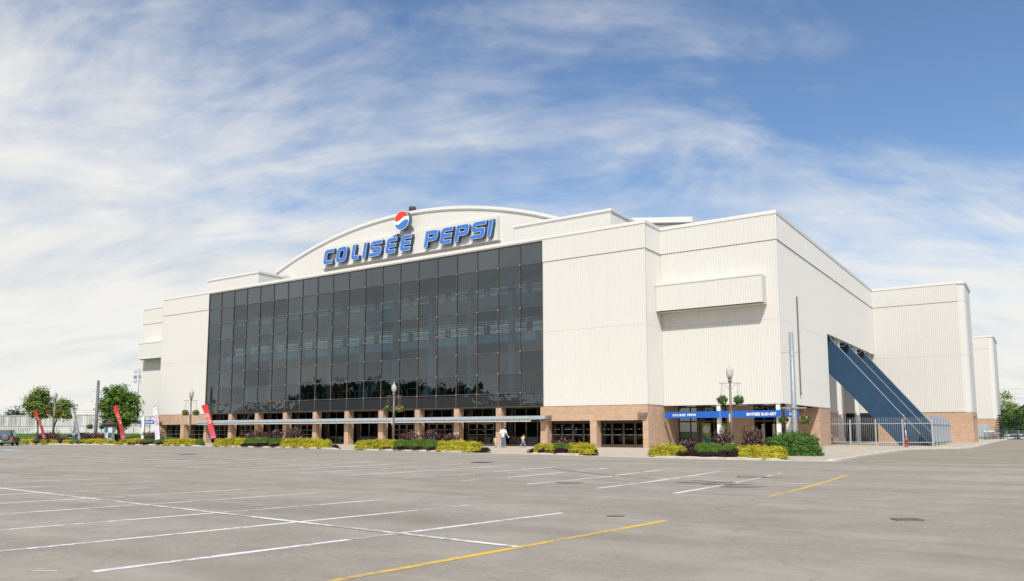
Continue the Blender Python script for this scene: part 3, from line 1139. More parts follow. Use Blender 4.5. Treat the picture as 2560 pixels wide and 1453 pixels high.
for c in range(NC + 1):
    link('mullion', vm, cw, (G0 + cwid * c + (0.03 if c == 0 else -0.03 if c == NC else 0), 0, 0))
hm = MB().box(G0, G1, -0.022, 0.11, -0.036, 0.036).mesh('transom', 'mullion_metal')
for z in ROWS:
    link('transom', hm, cw, (0, 0, z - 0.03 if z == ROWS[0] else z + (0.02 if z == ROWS[-1] else 0)))
cap = MB().box(-0.055, 0.055, -0.042, 0.0, -0.055, 0.055).mesh('joint_cap', 'galvanised')
for z in ROWS[1:-1]:
    for c in range(1, NC):
        link('joint_cap', cap, cw, (G0 + cwid * c, 0, z))

# inside the glass: galleries, columns, stairs and rails
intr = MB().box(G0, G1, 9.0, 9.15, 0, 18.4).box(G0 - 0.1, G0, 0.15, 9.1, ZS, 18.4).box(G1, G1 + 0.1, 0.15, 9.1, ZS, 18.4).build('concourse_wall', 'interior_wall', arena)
box('concourse_ceiling', 'interior_white', intr, G0, G1, 0.2, 9.0, 18.3, 18.42)
box('concourse_floor', 'floor_tile', intr, G0, G1, 0.2, 9.0, 4.45, 4.70)
for z, bm_, dz in ((14.65, 'interior_teal', 1.05), (10.9, 'interior_blue', 0.85)):
    box('gallery_slab', bm_, intr, G0, G1 - 2.4, 2.55, 9.0, z - dz, z)
    box('gallery_soffit', 'interior_grey', intr, G0, G1 - 2.4, 2.6, 9.0, z - dz - 0.03, z - dz)
    for c in range(10):
        x = G0 + 2.3 + cwid * 2 * c
        box('parapet_panel', 'interior_white', intr, x, x + 4.2, 2.44, 2.50, z + 0.02, z + 0.34)
        box('parapet_panel', 'interior_white', intr, x, x + 4.2, 2.44, 2.50, z + 0.44, z + 0.86)
    mm = MB()
    for dzr in (1.02, 1.26):
        mm.tube([(G0 + 2, 2.47, z + dzr), (G1 - 2.4, 2.47, z + dzr)], 0.025, 6)
        mm.tube([(G1 - 2.4, 2.47, z + dzr), (G1 - 2.4, 8.9, z + dzr)], 0.025, 6)
    for k in range(38):
        x = G0 + 2 + k * 1.2
        mm.tube([(x, 2.47, z), (x, 2.47, z + 1.26)], 0.018, 5)
    mm.build('guard_rail', 'interior_white', intr)
for c in range(0, 21, 2):
    box('concourse_column', 'interior_column', intr, G0 + cwid * c + 0.1, G0 + cwid * c + 0.55, 1.6, 2.05, 4.7, 18.3)
for c in range(NC):
    x = G0 + cwid * c
    zt = 5.72
    MB().tube([(x + 0.5, 0.75, 4.7), (x + 0.5, 0.75, zt - 0.12), (x + 0.58, 0.75, zt - 0.02), (x + 0.66, 0.75, zt), (x + 2.05, 0.75, zt), (x + 2.13, 0.75, zt - 0.02), (x + 2.21, 0.75, zt - 0.12), (x + 2.21, 0.75, 4.7)], 0.026, 6).build('guard_hoop', 'galvanised_light', intr)
for xs in (-38.0, -29.0):
    m = MB()
    m.add([(xs, 4.5, 4.7), (xs + 4.6, 4.5, 10.0), (xs + 6.2, 4.5, 10.0), (xs + 1.6, 4.5, 4.7), (xs, 6.5, 4.7), (xs + 4.6, 6.5, 10.0), (xs + 6.2, 6.5, 10.0), (xs + 1.6, 6.5, 4.7)],
          [(0, 1, 2, 3), (4, 7, 6, 5), (0, 4, 5, 1), (1, 5, 6, 2), (2, 6, 7, 3), (3, 7, 4, 0)])
    m.build('concourse_stair', 'interior_grey', intr)
for k in range(6):
    x = G0 + 4 + k * 8.3
    box('concourse_kiosk', 'interior_red' if k % 2 else 'interior_dark', intr, x, x + 3.4, 8.4, 8.98, 4.7, 7.2)

# ground floor behind the pillars
REC = 0.95
store = MB().box(G0, G1, REC, REC + 0.1, 0.0, 0.16).box(G0, G1, REC, REC + 0.1, 2.22, 2.34).box(G0, G1, REC, REC + 0.1, 3.46, 3.56).build('storefront', 'bronze_frame', arena)
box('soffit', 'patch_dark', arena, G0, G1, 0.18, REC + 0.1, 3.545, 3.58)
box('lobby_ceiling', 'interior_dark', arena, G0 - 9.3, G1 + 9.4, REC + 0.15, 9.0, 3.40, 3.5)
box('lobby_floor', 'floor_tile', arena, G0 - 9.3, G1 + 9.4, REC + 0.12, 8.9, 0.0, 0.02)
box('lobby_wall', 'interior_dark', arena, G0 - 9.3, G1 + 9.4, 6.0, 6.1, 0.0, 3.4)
bay = cwid * 2
sub = bay / 4
pl = MB().box(-sub / 2 + 0.03, sub / 2 - 0.03, -0.006, 0.006, 0.17, 2.21).mesh('pane', 'shop_glass')
pu = MB().box(-sub / 2 + 0.03, sub / 2 - 0.03, -0.006, 0.006, 2.35, 3.45).mesh('pane', 'shop_glass')
post = MB().box(-0.032, 0.032, -0.07, 0.07, 0.16, 3.46).mesh('mullion', 'bronze_frame')
for k in range(40):
    x = G0 + sub * (k + 0.5)
    for me in (pl, pu):
        o = link('pane', me, store, (x, REC + 0.06, 0)); o.rotation_euler.z = random.gauss(0, 0.004)
    link('mullion', post, store, (x - sub / 2, REC + 0.05, 0))


def door_leaf(x, y, w, parent, h=2.16):
    m = MB()
    m.box(x, x + 0.07, y - 0.03, y + 0.03, 0.02, h).box(x + w - 0.07, x + w, y - 0.03, y + 0.03, 0.02, h)
    m.box(x + 0.07, x + w - 0.07, y - 0.03, y + 0.03, 0.02, 0.24).box(x + 0.07, x + w - 0.07, y - 0.03, y + 0.03, h - 0.09, h)
    d = m.build('door', 'bronze_frame', parent)
    box('door_pane', 'shop_glass', d, x + 0.07, x + w - 0.07, y - 0.005, y + 0.005, 0.24, h - 0.09)
    MB().tube([(x + 0.1, y - 0.09, 1.05), (x + w - 0.1, y - 0.09, 1.05)], 0.018, 6).build('push_bar', 'galvanised', d)
    for f0, f1 in ((0.22, 0.42), (0.56, 0.78)):
        box('door_sticker', 'poster_pale', d, x + w * f0, x + w * f1, y - 0.012, y - 0.008, 1.52, 1.55)
    return d


for b in (0, 1, 3, 6, 7, 8):
    x = G0 + bay * b + 0.9
    for k in range(3):
        door_leaf(x + k * 1.02, REC - 0.09, 0.98, arena)
# brick pillars on every second mullion
for k in range(0, 11):
    xc = G0 + cwid * 2 * k
    w = 0.31
    if k == 0:
        x0_, x1_ = xc - 0.13, xc + 0.4
    elif k == 10:
        x0_, x1_ = xc - 0.35, xc + 0.351
    else:
        x0_, x1_ = xc - w + 0.03, xc + w + 0.03
    box('pillar', 'split_block', arena, x0_, x1_, 0.02, 0.80, 0.0, 3.565)
# outer bays: brick lintel and piers round recessed doors
for (a, b, bays) in ((G1 + 0.353, XR - 0.004, ((-9.74, -5.42), (-4.80, -0.49))), (XL + 0.004, G0 - 0.135, ((-69.16, -64.90), (-64.19, -59.99)))):
    m = MB().box(a, b, 0.02, 0.9, 2.285, 3.575)
    xs = [a] + [v for q in bays for v in q] + [b]
    for i in range(0, len(xs), 2):
        if xs[i + 1] - xs[i] > 0.02:
            m.box(xs[i], xs[i + 1], 0.025, 0.95, 0.0, 2.285)
    m.build('brick_wall', 'split_block', arena)
    for (q0, q1) in bays:
        fr = MB().box(q0, q1, 0.84, 0.90, 2.16, 2.284).box(q0, q1, 0.84, 0.90, 0.0, 0.06).build('door_frame', 'bronze_frame', arena)
        w = (q1 - q0) / 4
        for k in range(4):
            door_leaf(q0 + w * k + 0.02, 0.86, w - 0.04, arena, 2.14)
        box('lobby_panel', 'interior_red' if q0 == -9.74 else 'interior_dark', arena, q0, q0 + 1.3, 1.6, 1.65, 0.03, 2.3)
for (x, z, y) in ((-9.65, 2.62, -0.16), (-0.42, 2.75, -0.16), (-60.2, 2.6, -0.16), (-69.3, 2.6, -0.16)):
    box('wall_light', 'lamp_metal', arena, x - 0.38, x + 0.38, y - 0.12, 0.01, z - 0.14, z + 0.14)
# canopy along the foot of the glass
can = MB().add([(-60.6, -0.78, 2.45), (-9.55, -0.78, 2.45), (-9.55, -0.52, 2.75), (-60.6, -0.52, 2.75), (-60.6, 0.0, 2.70), (-9.55, 0.0, 2.70), (-60.6, 0.0, 2.45), (-9.55, 0.0, 2.45)],
               [(0, 1, 2, 3), (3, 2, 5, 4), (0, 6, 7, 1), (0, 3, 4, 6), (1, 7, 5, 2)]).build('canopy', 'canopy_metal', arena, True)
pw = 1.235
cp = MB().box(-pw / 2 + 0.02, pw / 2 - 0.02, -0.68, -0.655, 2.235, 2.435).mesh('canopy_panel', 'canopy_white')
nP = int((60.5 - 10.6) / pw)
for k in range(nP):
    link('canopy_panel', cp, can, (-60.4 + pw * (k + 0.5), 0, 0))
box('canopy_tray', 'white_paint', can, -60.4, -10.5, -0.65, -0.05, 2.40, 2.44)
for k in range(11):
    xc = G0 + cwid * 2 * k
    box('canopy_bracket', 'galvanised', can, xc - 0.04, xc + 0.04, -0.70, 0.03, 2.30, 2.42)

# recessed south-east entrance and its mirror on the west
RB = 6.64
for s in (0, 1):
    X = (lambda x: x) if s == 0 else (lambda x: XL - x)

    def bx(name, mat, par, x0, x1, *r):
        a, b = sorted((X(x0), X(x1)))
        return box(name, mat, par, a, b, *r)
    bx('brick_wall', 'split_block', arena, -1.0, -0.02, 0.97, RB, 0.0, 3.575)
    bx('brick_wall', 'split_block', arena, 4.31, 6.75, RB, RB + 0.3, 0.0, 3.54)
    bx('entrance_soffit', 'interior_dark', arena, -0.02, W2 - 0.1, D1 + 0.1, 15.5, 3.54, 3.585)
    bx('soffit_edge', 'white_trim', arena, 0.0, W2 + 0.03, D1 - 0.02, D1 + 0.1, 3.52, 3.58)
    bx('soffit_edge', 'white_trim', arena, W2 - 0.1, W2 + 0.03, D1 + 0.1, P0, 3.52, 3.58)
    bx('brick_wall', 'split_block', arena, 7.9, W2 - 0.01, 15.58, P0, 0.0, 3.52)
    bx('brick_wall', 'split_block', arena, 7.9, 8.2, 8.2, 15.58, 0.0, 3.54)
    bx('lobby_wall', 'interior_dark', arena, 0.0, 7.9, 11.0, 11.1, 0.0, 3.54)
    bx('lobby_floor', 'floor_tile', arena, 0.0, 7.9, RB + 0.1, 11.0, 0.0, 0.02)
    for (x0, x1) in ((0.02, 4.31), (6.75, 9.2)):
        fr = MB()
        n_ = 4 if x1 < 5 else 3
        for k in range(n_ + 1):
            xx = X(x0 + (x1 - x0) * k / n_)
            fr.box(xx - 0.05, xx + 0.05, RB - 0.05, RB + 0.05, 0.0, 3.54)
        for z in (0.06, 2.2, 3.48):
            a, b = sorted((X(x0), X(x1)))
            fr.box(a, b, RB - 0.045, RB + 0.045, z - 0.06, z + 0.06)
        f = fr.build('entrance_frame', 'bronze_frame', arena)
        for k in range(n_):
            a, b = sorted((X(x0 + (x1 - x0) * k / n_), X(x0 + (x1 - x0) * (k + 1) / n_)))
            box('pane', 'shop_glass', f, a + 0.05, b - 0.05, RB - 0.006, RB + 0.006, 0.12, 2.14)
            box('pane', 'shop_glass', f, a + 0.05, b - 0.05, RB - 0.006, RB + 0.006, 2.26, 3.42)
    for (x, y) in ((4.80, 3.45), (9.62, 3.45), (9.72, 6.0)):
        bx('entrance_column', 'white_paint', arena, x - 0.15, x + 0.15, y - 0.15, y + 0.15, 0.0, 3.56)
    for k in range(4):
        bx('soffit_light', 'white_paint', arena, 1.5 + 2.2 * k, 2.3 + 2.2 * k, 4.6, 4.9, 3.46, 3.54)
    for y in (8.5, 11, 13.5):
        bx('soffit_light', 'black_plastic', arena, 9.2, 9.8, y, y + 0.4, 3.42, 3.53)
for (x, u) in ((2.55, 1), (3.95, 1)):
    po = box('door_poster', 'poster_green', arena, x - 0.42, x + 0.38, RB - 0.068, RB - 0.062, 0.25, 2.05)
    MB().poly([[(x - 0.02 + 0.31 * math.cos(a), 1.52 + 0.36 * math.sin(a)) for a in [2 * PI * k / 18 for k in range(18)]] ], 0.004, lambda a, z, d: (a, RB - 0.076 + d, z)).build('disc', 'poster_pale', po)
    MB().add([(x - 0.42, RB - 0.074, 1.15), (x + 0.38, RB - 0.074, 0.55), (x + 0.1, RB - 0.074, 0.3), (x - 0.42, RB - 0.074, 0.75)], [(0, 3, 2, 1)]).build('swoosh', 'poster_blue', po)
for x in (7.45, 8.35):
    box('door_poster', 'concrete', arena, x - 0.12, x + 0.12, RB - 0.068, RB - 0.062, 0.45, 1.95)
# brick foot of the east ranges
box('brick_wall', 'split_block', arena, W2, W3 - 0.35, D2 + 0.04, D2 + 0.4, 0.0, ZS)
box('brick_wall', 'split_block', arena, W3 - 0.35, W3 - 0.01, D2 + 0.04, 53.9, 0.0, ZS)
box('brick_wall', 'split_block', arena, W2, W3, 111.04, 111.4, 0.0, ZS)
box('brick_wall', 'split_block', arena, W3 - 0.3, W3 + 0.02, 111.4, 125, 0.0, ZS)
sd = box('steel_door', 'galvanised_light', arena, 15.7, 18.6, 110.9, 111.0, 0.0, 2.5)
box('kickplate', 'galvanised', sd, 15.8, 18.5, 110.88, 110.898, 0.0, 0.3)
for (x, y) in ((W3 + 0.15, 47.4), (W3 + 0.15, 112.4)):
    box('wall_light', 'lamp_metal', arena, x - 0.15, x + 0.2, y - 0.25, y + 0.25, 2.75, 3.1)
# deep opening in the east wall over the exit stairs
BX = on_y(2113, 1050, D2).x
corrugated((BX, P0 + 0.05), (BX, D2), ZS, ZO, out=(1, 0)).build('opening_siding', 'siding_paint', arena)
corrugated((BX, D2 + 0.02), (W2, D2 + 0.02), ZS, ZO, out=(0, -1)).build('opening_siding', 'siding_paint', arena)
box('dark_doorway', 'dark_void', arena, BX, W2 - 0.02, D2 + 0.05, D2 + 0.3, 0.0, ZS)
box('opening_soffit', 'siding_paint', arena, BX, W2 - 0.06, P0 + 0.1, P1, ZO - 0.03, ZO)
box('opening_cheek', 'siding_paint', arena, BX, W2 - 0.08, P0 + 0.01, P0 + 0.08, ZS, ZO - 0.03)
box('brick_wall', 'split_block', arena, BX - 0.3, BX - 0.02, P0 + 0.02, D2, 0.0, ZS)
for y in (26.4, 35.6):
    box('opening_column', 'white_paint', arena, 9.45, 9.85, y - 0.2, y + 0.2, 0.0, ZO - 0.035)
for y in (21.4, 24.3, 29.8, 33.6, 38.6, 43.5):
    lt = box('soffit_light', 'black_plastic', arena, 9.0, 9.75, y - 0.3, y + 0.3, ZO - 0.30, ZO - 0.035)
    box('lens', 'white_paint', lt, 9.05, 9.70, y - 0.25, y + 0.25, ZO - 0.345, ZO - 0.302)
MB().box(W2 + 0.05, W2 + 0.13, 8.7, 8.82, 4.55, 12.82).box(W2 + 0.05, W2 + 0.17, 8.64, 8.88, 4.42, 4.55).build('downpipe', 'lamp_metal', arena)
MB().tube([(W2 + 0.02, 19.3, 0.95), (W2 + 0.2, 19.3, 0.95), (W2 + 0.24, 19.3, 0.75)], 0.05, 8).build('hose_valve', 'galvanised', arena)
# three blue exit stairs raking down out of the opening
for i, y in enumerate((22.0, 31.3, 40.2)):
    st = thing('exit_stair', ('nearest of the three blue raking exit stairs, beside the brick pier', 'middle one of the three blue raking exit stairs', 'farthest of the three blue raking exit stairs, against the white wall')[i],
               'stair', (10.0, y, 0), 0, 'blue exit stairs')
    z0 = 10.45
    sl_ = 1.275
    xt = z0 / sl_
    up_ = 1.6
    out = [(-up_, min(10.76, z0 + 0.3)), (-0.25, 10.76), (xt, 0.02), (xt - 2.55, 0.02), (0, 6.75), (-up_, 6.75 + up_ * 1.2)]
    for dy in (0.0,):
        MB().poly([out], 0.16, lambda x, z, d, dy=dy: (x, dy + d, z)).build('side_panel', 'stair_blue', st, True)
        MB().beam((-0.28, dy + 0.08, 10.80), (xt + 0.03, dy + 0.08, 0.06), 0.20, 0.06).build('handrail', 'rail_steel', st)
    for f in (0.3, 0.62):
        MB().beam((0.05, -0.004, 10.45 - 3.7 * f), (xt - 2.55 * f - 0.05, -0.004, 0.1), 0.012, 0.035).build('seam', 'stair_seam', st)
    soff = MB().beam((-1.4, 0.76, 8.3), (xt - 2.4, 0.76, 0.15), 1.1, 0.10).build('stair_soffit', 'stair_blue', st)
    stepm = MB().box(-0.2, 0.2, -0.55, 0.55, -0.02, 0.02).mesh('step', 'galvanised')
    for k in range(24):
        t = k / 24
        link('step', stepm, st, (t * (xt - 1.6) - 0.3, 0.76, 8.6 * (1 - t) + 0.1))

# ------------------------------------------------------------------ lettering
def rnd(cx, cz, r, a0, a1, n=6):
    return [(cx + r * math.cos(math.radians(a0 + (a1 - a0) * k / n)), cz + r * math.sin(math.radians(a0 + (a1 - a0) * k / n))) for k in range(n + 1)]


def glyph(ch, w, h=1.9, t=0.485, bt=0.55):
    """outline loops of one letter of the sign, upright; bars t high, stems bt wide"""
    r, ri = 0.46 * h / 1.9, 0.13 * h / 1.9
    m1, m2 = (h - t) / 2, (h + t) / 2
    if ch == 'I':
        return [[(0, 0), (bt, 0), (bt, h), (0, h)]]
    if ch == 'L':
        return [[(0, h)] + rnd(r, r, r, 180, 270) + [(w, 0), (w, t)] + rnd(bt + ri, t + ri, ri, 270, 180) + [(bt, h)]]
    if ch == 'C':
        return [[(w, 0), (w, t)] + rnd(bt + ri, t + ri, ri, 270, 180) + rnd(bt + ri, h - t - ri, ri, 180, 90) + [(w, h - t), (w, h)] + rnd(r, h - r, r, 90, 180) + rnd(r, r, r, 180, 270)]
    if ch == 'O':
        o = rnd(w - r, r, r, 270, 360) + rnd(w - r, h - r, r, 0, 90) + rnd(r, h - r, r, 90, 180) + rnd(r, r, r, 180, 270)
        i = rnd(w - bt - ri, t + ri, ri, 270, 360) + rnd(w - bt - ri, h - t - ri, ri, 0, 90) + rnd(bt + ri, h - t - ri, ri, 90, 180) + rnd(bt + ri, t + ri, ri, 180, 270)
        return [o, i]
    if ch == 'E':
        g = (m1 - t) / 2
        return [[(w, 0), (w, t)] + rnd(bt + g, t + g, g, 270, 90) + [(w * 0.97, m1), (w * 0.97, m2)] + rnd(bt + g, m2 + g, g, 270, 90) + [(w, h - t), (w, h)] + rnd(r, h - r, r, 90, 180) + rnd(r, r, r, 180, 270)]
    if ch == 'S':
        g = (m1 - t) / 2
        return [[(0, 0)] + rnd(w - r, r, r, 270, 360) + rnd(w - r, m2 - r, r, 0, 90) + rnd(bt + g, m2 + g, g, 270, 90) + [(w, h - t), (w, h)] + rnd(r, h - r, r, 90, 180) + rnd(r, m1 + r, r, 180, 270) + rnd(w - bt - g, m1 - g, g, 90, -90) + [(0, t)]]
    if ch == 'P':
        b = h * 0.33
        g = (h - 2 * t - b) / 2
        return [[(0, 0), (bt, 0), (bt, b)] + rnd(w - r, b + r, r, 270, 360) + rnd(w - r, h - r, r, 0, 90) + [(0, h)],
                [(bt, b + t)] + rnd(w - bt - g, h - t - g, g, -90, 90) + [(bt, h - t)]]
    return [[(0, 0), (0.1, 0), (0.1, 0.1)]]


def inset(loops, d):
    out = []
    for lp in loops:
        n = len(lp)
        area = sum(lp[i][0] * lp[(i + 1) % n][1] - lp[(i + 1) % n][0] * lp[i][1] for i in range(n))
        sg = 1 if area > 0 else -1
        q = []
        for i in range(n):
            a, b, c = Vector(lp[i - 1]), Vector(lp[i]), Vector(lp[(i + 1) % n])
            d1, d2 = (b - a), (c - b)
            if d1.length < 1e-6 or d2.length < 1e-6:
                continue
            d1.normalize(); d2.normalize()
            n1, n2 = Vector((-d1.y, d1.x)) * sg, Vector((-d2.y, d2.x)) * sg
            k = 1 + n1.dot(n2)
            off = (n1 + n2) / max(k, 0.5)
            p = b + off * (d if lp is loops[0] else -d)
            q.append((p.x, p.y))
        out.append(q)
    return out


SLANT = 0.2
SIGN = [('C', -47.70, 1.68), ('O', -45.40, 1.75), ('L', -42.76, 1.38), ('I', -40.83, 0.5), ('S', -39.66, 1.90), ('É', -37.02, 1.64), ('E', -34.70, 1.62),
        ('P', -31.0, 1.88), ('E', -28.67, 1.70), ('P', -26.52, 1.86), ('S', -24.28, 1.92), ('I', -22.02, 0.5)]
ZBASE, HL = 22.41, 1.91
sign = thing('rooftop_lettering', 'giant slanted blue channel letters with white edges on the vaulted roof front', 'sign', (0, 7.7, ZBASE))
mb = MB().box(-48.35, -21.0, 0.64, 0.98, -0.28, 2.38).build('backing_panel', 'siding_paint', sign)
corrugated((-48.35, 0.635), (-21.0, 0.635), -0.26, 2.36, pitch=0.26, depth=0.03, out=(0, -1)).build('backing_ribs', 'siding_paint', sign)
MB().box(-48.45, -20.85, 0.50, 1.05, -0.36, -0.285).build('ledge', 'siding_paint', sign)
for ch, x, w in SIGN:
    base = 'E' if ch == 'É' else ch
    loops = glyph(base, w, HL)
    fr = lambda a, z, d, x=x: (x + a + SLANT * z, d, z)
    L = MB().poly(loops, 0.42, lambda a, z, d, x=x: (x + a + SLANT * z, d + 0.012, z))
    if ch == 'É':
        acc = [(0.72, HL + 0.12), (1.35, HL + 0.12), (1.62, HL + 0.34), (1.05, HL + 0.34)]
        L.poly([acc], 0.34, lambda a, z, d, x=x: (x + a + SLANT * z, d + 0.012, z))
    lo = L.build('letter', 'sign_blue_side', sign, True)
    T = MB().poly(loops, 0.02, lambda a, z, d, x=x: (x + a + SLANT * z, d - 0.009, z))
    if ch == 'É':
        T.poly([acc], 0.02, lambda a, z, d, x=x: (x + a + SLANT * z, d - 0.009, z))
    T.build('letter_edge', 'sign_white', lo, True)
    F = MB().poly(inset(loops, 0.045), 0.01, lambda a, z, d, x=x: (x + a + SLANT * z, d - 0.022, z))
    if ch == 'É':
        F.poly(inset([acc], 0.05), 0.01, lambda a, z, d, x=x: (x + a + SLANT * z, d - 0.022, z))
    F.build('letter_face', 'sign_blue_face', lo, True)
    MB().box(x + 0.3, x + 0.4, 0.35, 0.62, 0.5, 0.6).build('letter_mount', 'galvanised', lo)

em = thing('round_emblem_sign', 'round red white and blue emblem disc above the roof lettering', 'sign', (-34.05, 7.3, 26.03))
R = 1.15
MB().poly([[(R * math.cos(a), R * math.sin(a)) for a in [2 * PI * k / 48 for k in range(48)]]], 0.58, lambda x, z, d: (x, d + 0.012, z)).build('drum', 'emblem_rim', em, True)
MB().poly([[(R * math.cos(a), R * math.sin(a)) for a in [2 * PI * k / 48 for k in range(48)]]], 0.02, lambda x, z, d: (x, d - 0.009, z)).build('disc', 'sign_white', em, True)
r2 = R * 0.95


def wave(x, off):
    return off + 0.235 * math.sin((x / r2) * PI * 0.86) * (1.0)


def cap_poly(off, upper):
    xs = [-r2 + 2 * r2 * k / 80 for k in range(81)]
    cur = [(x, wave(x, off)) for x in xs if x * x + wave(x, off) ** 2 < r2 * r2]
    a0 = math.atan2(cur[-1][1], cur[-1][0]); a1 = math.atan2(cur[0][1], cur[0][0])
    if upper:
        if a1 < a0:
            a1 += 2 * PI
    else:
        if a1 > a0:
            a1 -= 2 * PI
    return cur + [(r2 * math.cos(a0 + (a1 - a0) * k / 26), r2 * math.sin(a0 + (a1 - a0) * k / 26)) for k in range(27)]


MB().poly([cap_poly(0.22, True)], 0.012, lambda x, z, d: (x, d - 0.024, z)).build('red_field', 'emblem_red', em, True)
MB().poly([cap_poly(-0.22, False)], 0.012, lambda x, z, d: (x, d - 0.024, z)).build('blue_field', 'emblem_blue', em, True)
MB().box(-0.08, 0.08, 0.6, 1.5, -0.6, -0.45).box(-0.04, 0.04, 0.3, 0.36, -1.7, -1.1).build('bracket', 'galvanised', em)


def text_mesh(s, size, mat, bold=0.0, ext=0.004):
    cu = bpy.data.curves.new('t', 'FONT')
    cu.body = s; cu.size = size; cu.extrude = ext; cu.offset = bold
    cu.resolution_u = 4
    o = bpy.data.objects.new('t', cu)
    COL.objects.link(o)
    bpy.context.view_layer.update()
    dg_ = bpy.context.evaluated_depsgraph_get()
    me = bpy.data.meshes.new_from_object(o.evaluated_get(dg_))
    bpy.data.objects.remove(o); bpy.data.curves.remove(cu)
    me.materials.clear(); me.materials.append(MATS[mat])
    xs = [v.co.x for v in me.vertices]
    return me, min(xs), max(xs)


def put_text(s, cap_h, width, mat, parent, x, y, z, rz=0, bold=0.012):
    """upright text facing -y (before rz), lower left at x, y, z"""
    me, a, b = text_mesh(s, cap_h / 0.72, mat, bold)
    o = link('lettering', me, parent, (x, y, z))
    k = width / (b - a)
    for v in me.vertices:
        v.co.x = (v.co.x - a) * k
    o.rotation_euler = (PI / 2, 0, rz)
    return o


def small_brand(parent, x0, x1, y, z, h):
    tot = 12.9 + 15.3
    k = (x1 - x0) / (SIGN[-1][1] + 0.9 - SIGN[0][1])
    q = h / HL
    m = MB()
    for ch, x, w in SIGN:
        base = 'E' if ch == 'É' else ch
        xx = x0 + (x - SIGN[0][1]) * k
        loops = [[(a * k, b * q) for a, b in lp] for lp in glyph(base, w, HL)]
        m.poly(loops, 0.006, lambda a, zz, d: (xx + a + 0.2 * zz, y + d, z + zz))
        if ch == 'É':
            acc = [(0.6 * k, h * 1.06), (1.2 * k, h * 1.06), (1.45 * k, h * 1.2), (0.9 * k, h * 1.2)]
            m.poly([acc], 0.006, lambda a, zz, d: (xx + a + 0.2 * zz, y + d, z + zz))
    return m.build('lettering', 'sign_white', parent, True)


fs = thing('entrance_sign', 'long blue and white entrance sign across the south-east corner recess', 'sign', (0, 0, 0))
box('board', 'panel_blue', fs, 0.26, 9.98, 2.90, 3.06, 2.45, 2.98)
box('seam', 'sign_white', fs, 5.06, 5.075, 2.893, 2.899, 2.45, 2.98)
box('edge_strip', 'sign_blue_side', fs, 0.255, 9.985, 2.894, 3.065, 2.98, 3.0)
small_brand(fs, 0.95, 3.0, 2.885, 2.61, 0.19)
put_text('ENTRÉE SUD-EST', 0.21, 2.35, 'sign_white', fs, 7.25, 2.892, 2.60)
es = thing('entrance_sign', 'short blue entrance sign turned round the corner onto the east side', 'sign', (0, 0, 0))
box('board', 'panel_blue', es, 10.14, 10.30, 3.55, 7.1, 2.45, 2.98)
put_text('ENTRÉE SUD-EST', 0.21, 2.35, 'sign_white', es, 10.308, 4.0, 2.60, PI / 2)
ws = thing('entrance_sign', 'blue entrance sign on the far west corner, half hidden by a white flag', 'sign', (0, 0, 0))
box('board', 'panel_blue', ws, XL - 9.98, XL - 0.26, 2.90, 3.06, 2.45, 2.98)
put_text('ENTRÉE SUD-OUEST', 0.22, 3.0, 'sign_white', ws, XL - 8.9, 2.892, 2.60)

# ------------------------------------------------------------------ foliage
def leaf_card(m, p, n, size, asp=1.6, fold=0.25):
    n = n.normalized()
    t = n.cross(Vector((random.uniform(-1, 1), random.uniform(-1, 1), random.uniform(-1, 1))))
    if t.length < 1e-3:
        t = Vector((1, 0, 0))
    t.normalize(); b = n.cross(t)
    L, W = size * asp / 2, size / 2
    m.add([p - t * L, p + b * W + n * fold * W, p + t * L, p - b * W + n * fold * W], [(0, 1, 2, 3)])


def noise3(p, s=1.0):
    return (math.sin(p.x * 3.1 * s + 1.3) + math.sin(p.y * 2.7 * s + 4.1) + math.sin(p.z * 3.7 * s + 0.7) + math.sin((p.x + p.y) * 5.3 * s + p.z * 2.1)) / 4


def shrub_mesh(name, mat, n, leaf, seed, up=0.5, spiky=0.0, rough=0.16):
    """dome of leaves, radius 1 wide and 1 high"""
    random.seed(seed)
    m = MB()
    core = MB()
    for i in range(n):
        th = random.uniform(0, 2 * PI)
        cz = random.uniform(-0.05, 1) ** 0.9 if random.random() > 0.0 else 0
        cz = max(-0.05, cz if isinstance(cz, float) else 0)
        rr = math.sqrt(max(0, 1 - cz * cz))
        d = Vector((rr * math.cos(th), rr * math.sin(th), cz))
        lump = 1 + rough * noise3(d * 1.7 + Vector((seed, 0, 0)), 1.6) + 0.5 * rough * noise3(d * 4 + Vector((0, seed, 0)), 1.3)
        r = lump * (1 - 0.5 * random.random() ** 2.2)
        if d.z < 0.25:
            r *= 0.93
        p = d * r
        p.z = max(0.02, p.z)
        nn = d + Vector((0, 0, up)) + Vector((random.gauss(0, 0.5), random.gauss(0, 0.5), random.gauss(0, 0.4)))
        if spiky:
            a = Vector((d.x * 0.5, d.y * 0.5, 1)) + Vector((random.gauss(0, 0.3), random.gauss(0, 0.3), 0))
            a.normalize()
            s = a.cross(Vector((random.gauss(0, 1), random.gauss(0, 1), 0.1))).normalized()
            L, W = leaf * spiky, leaf * 0.3
            m.add([p - s * W, p + s * W, p + a * L], [(0, 1, 2)])
        else:
            leaf_card(m, p, nn, leaf * random.uniform(0.7, 1.3))
    me = m.mesh(name, mat)
    return me


def core_mesh(name, mat, f=0.72):
    m = MB()
    m.blob((0, 0, 0.28), (f, f, 0.45), 7)
    return m.mesh(name, mat)


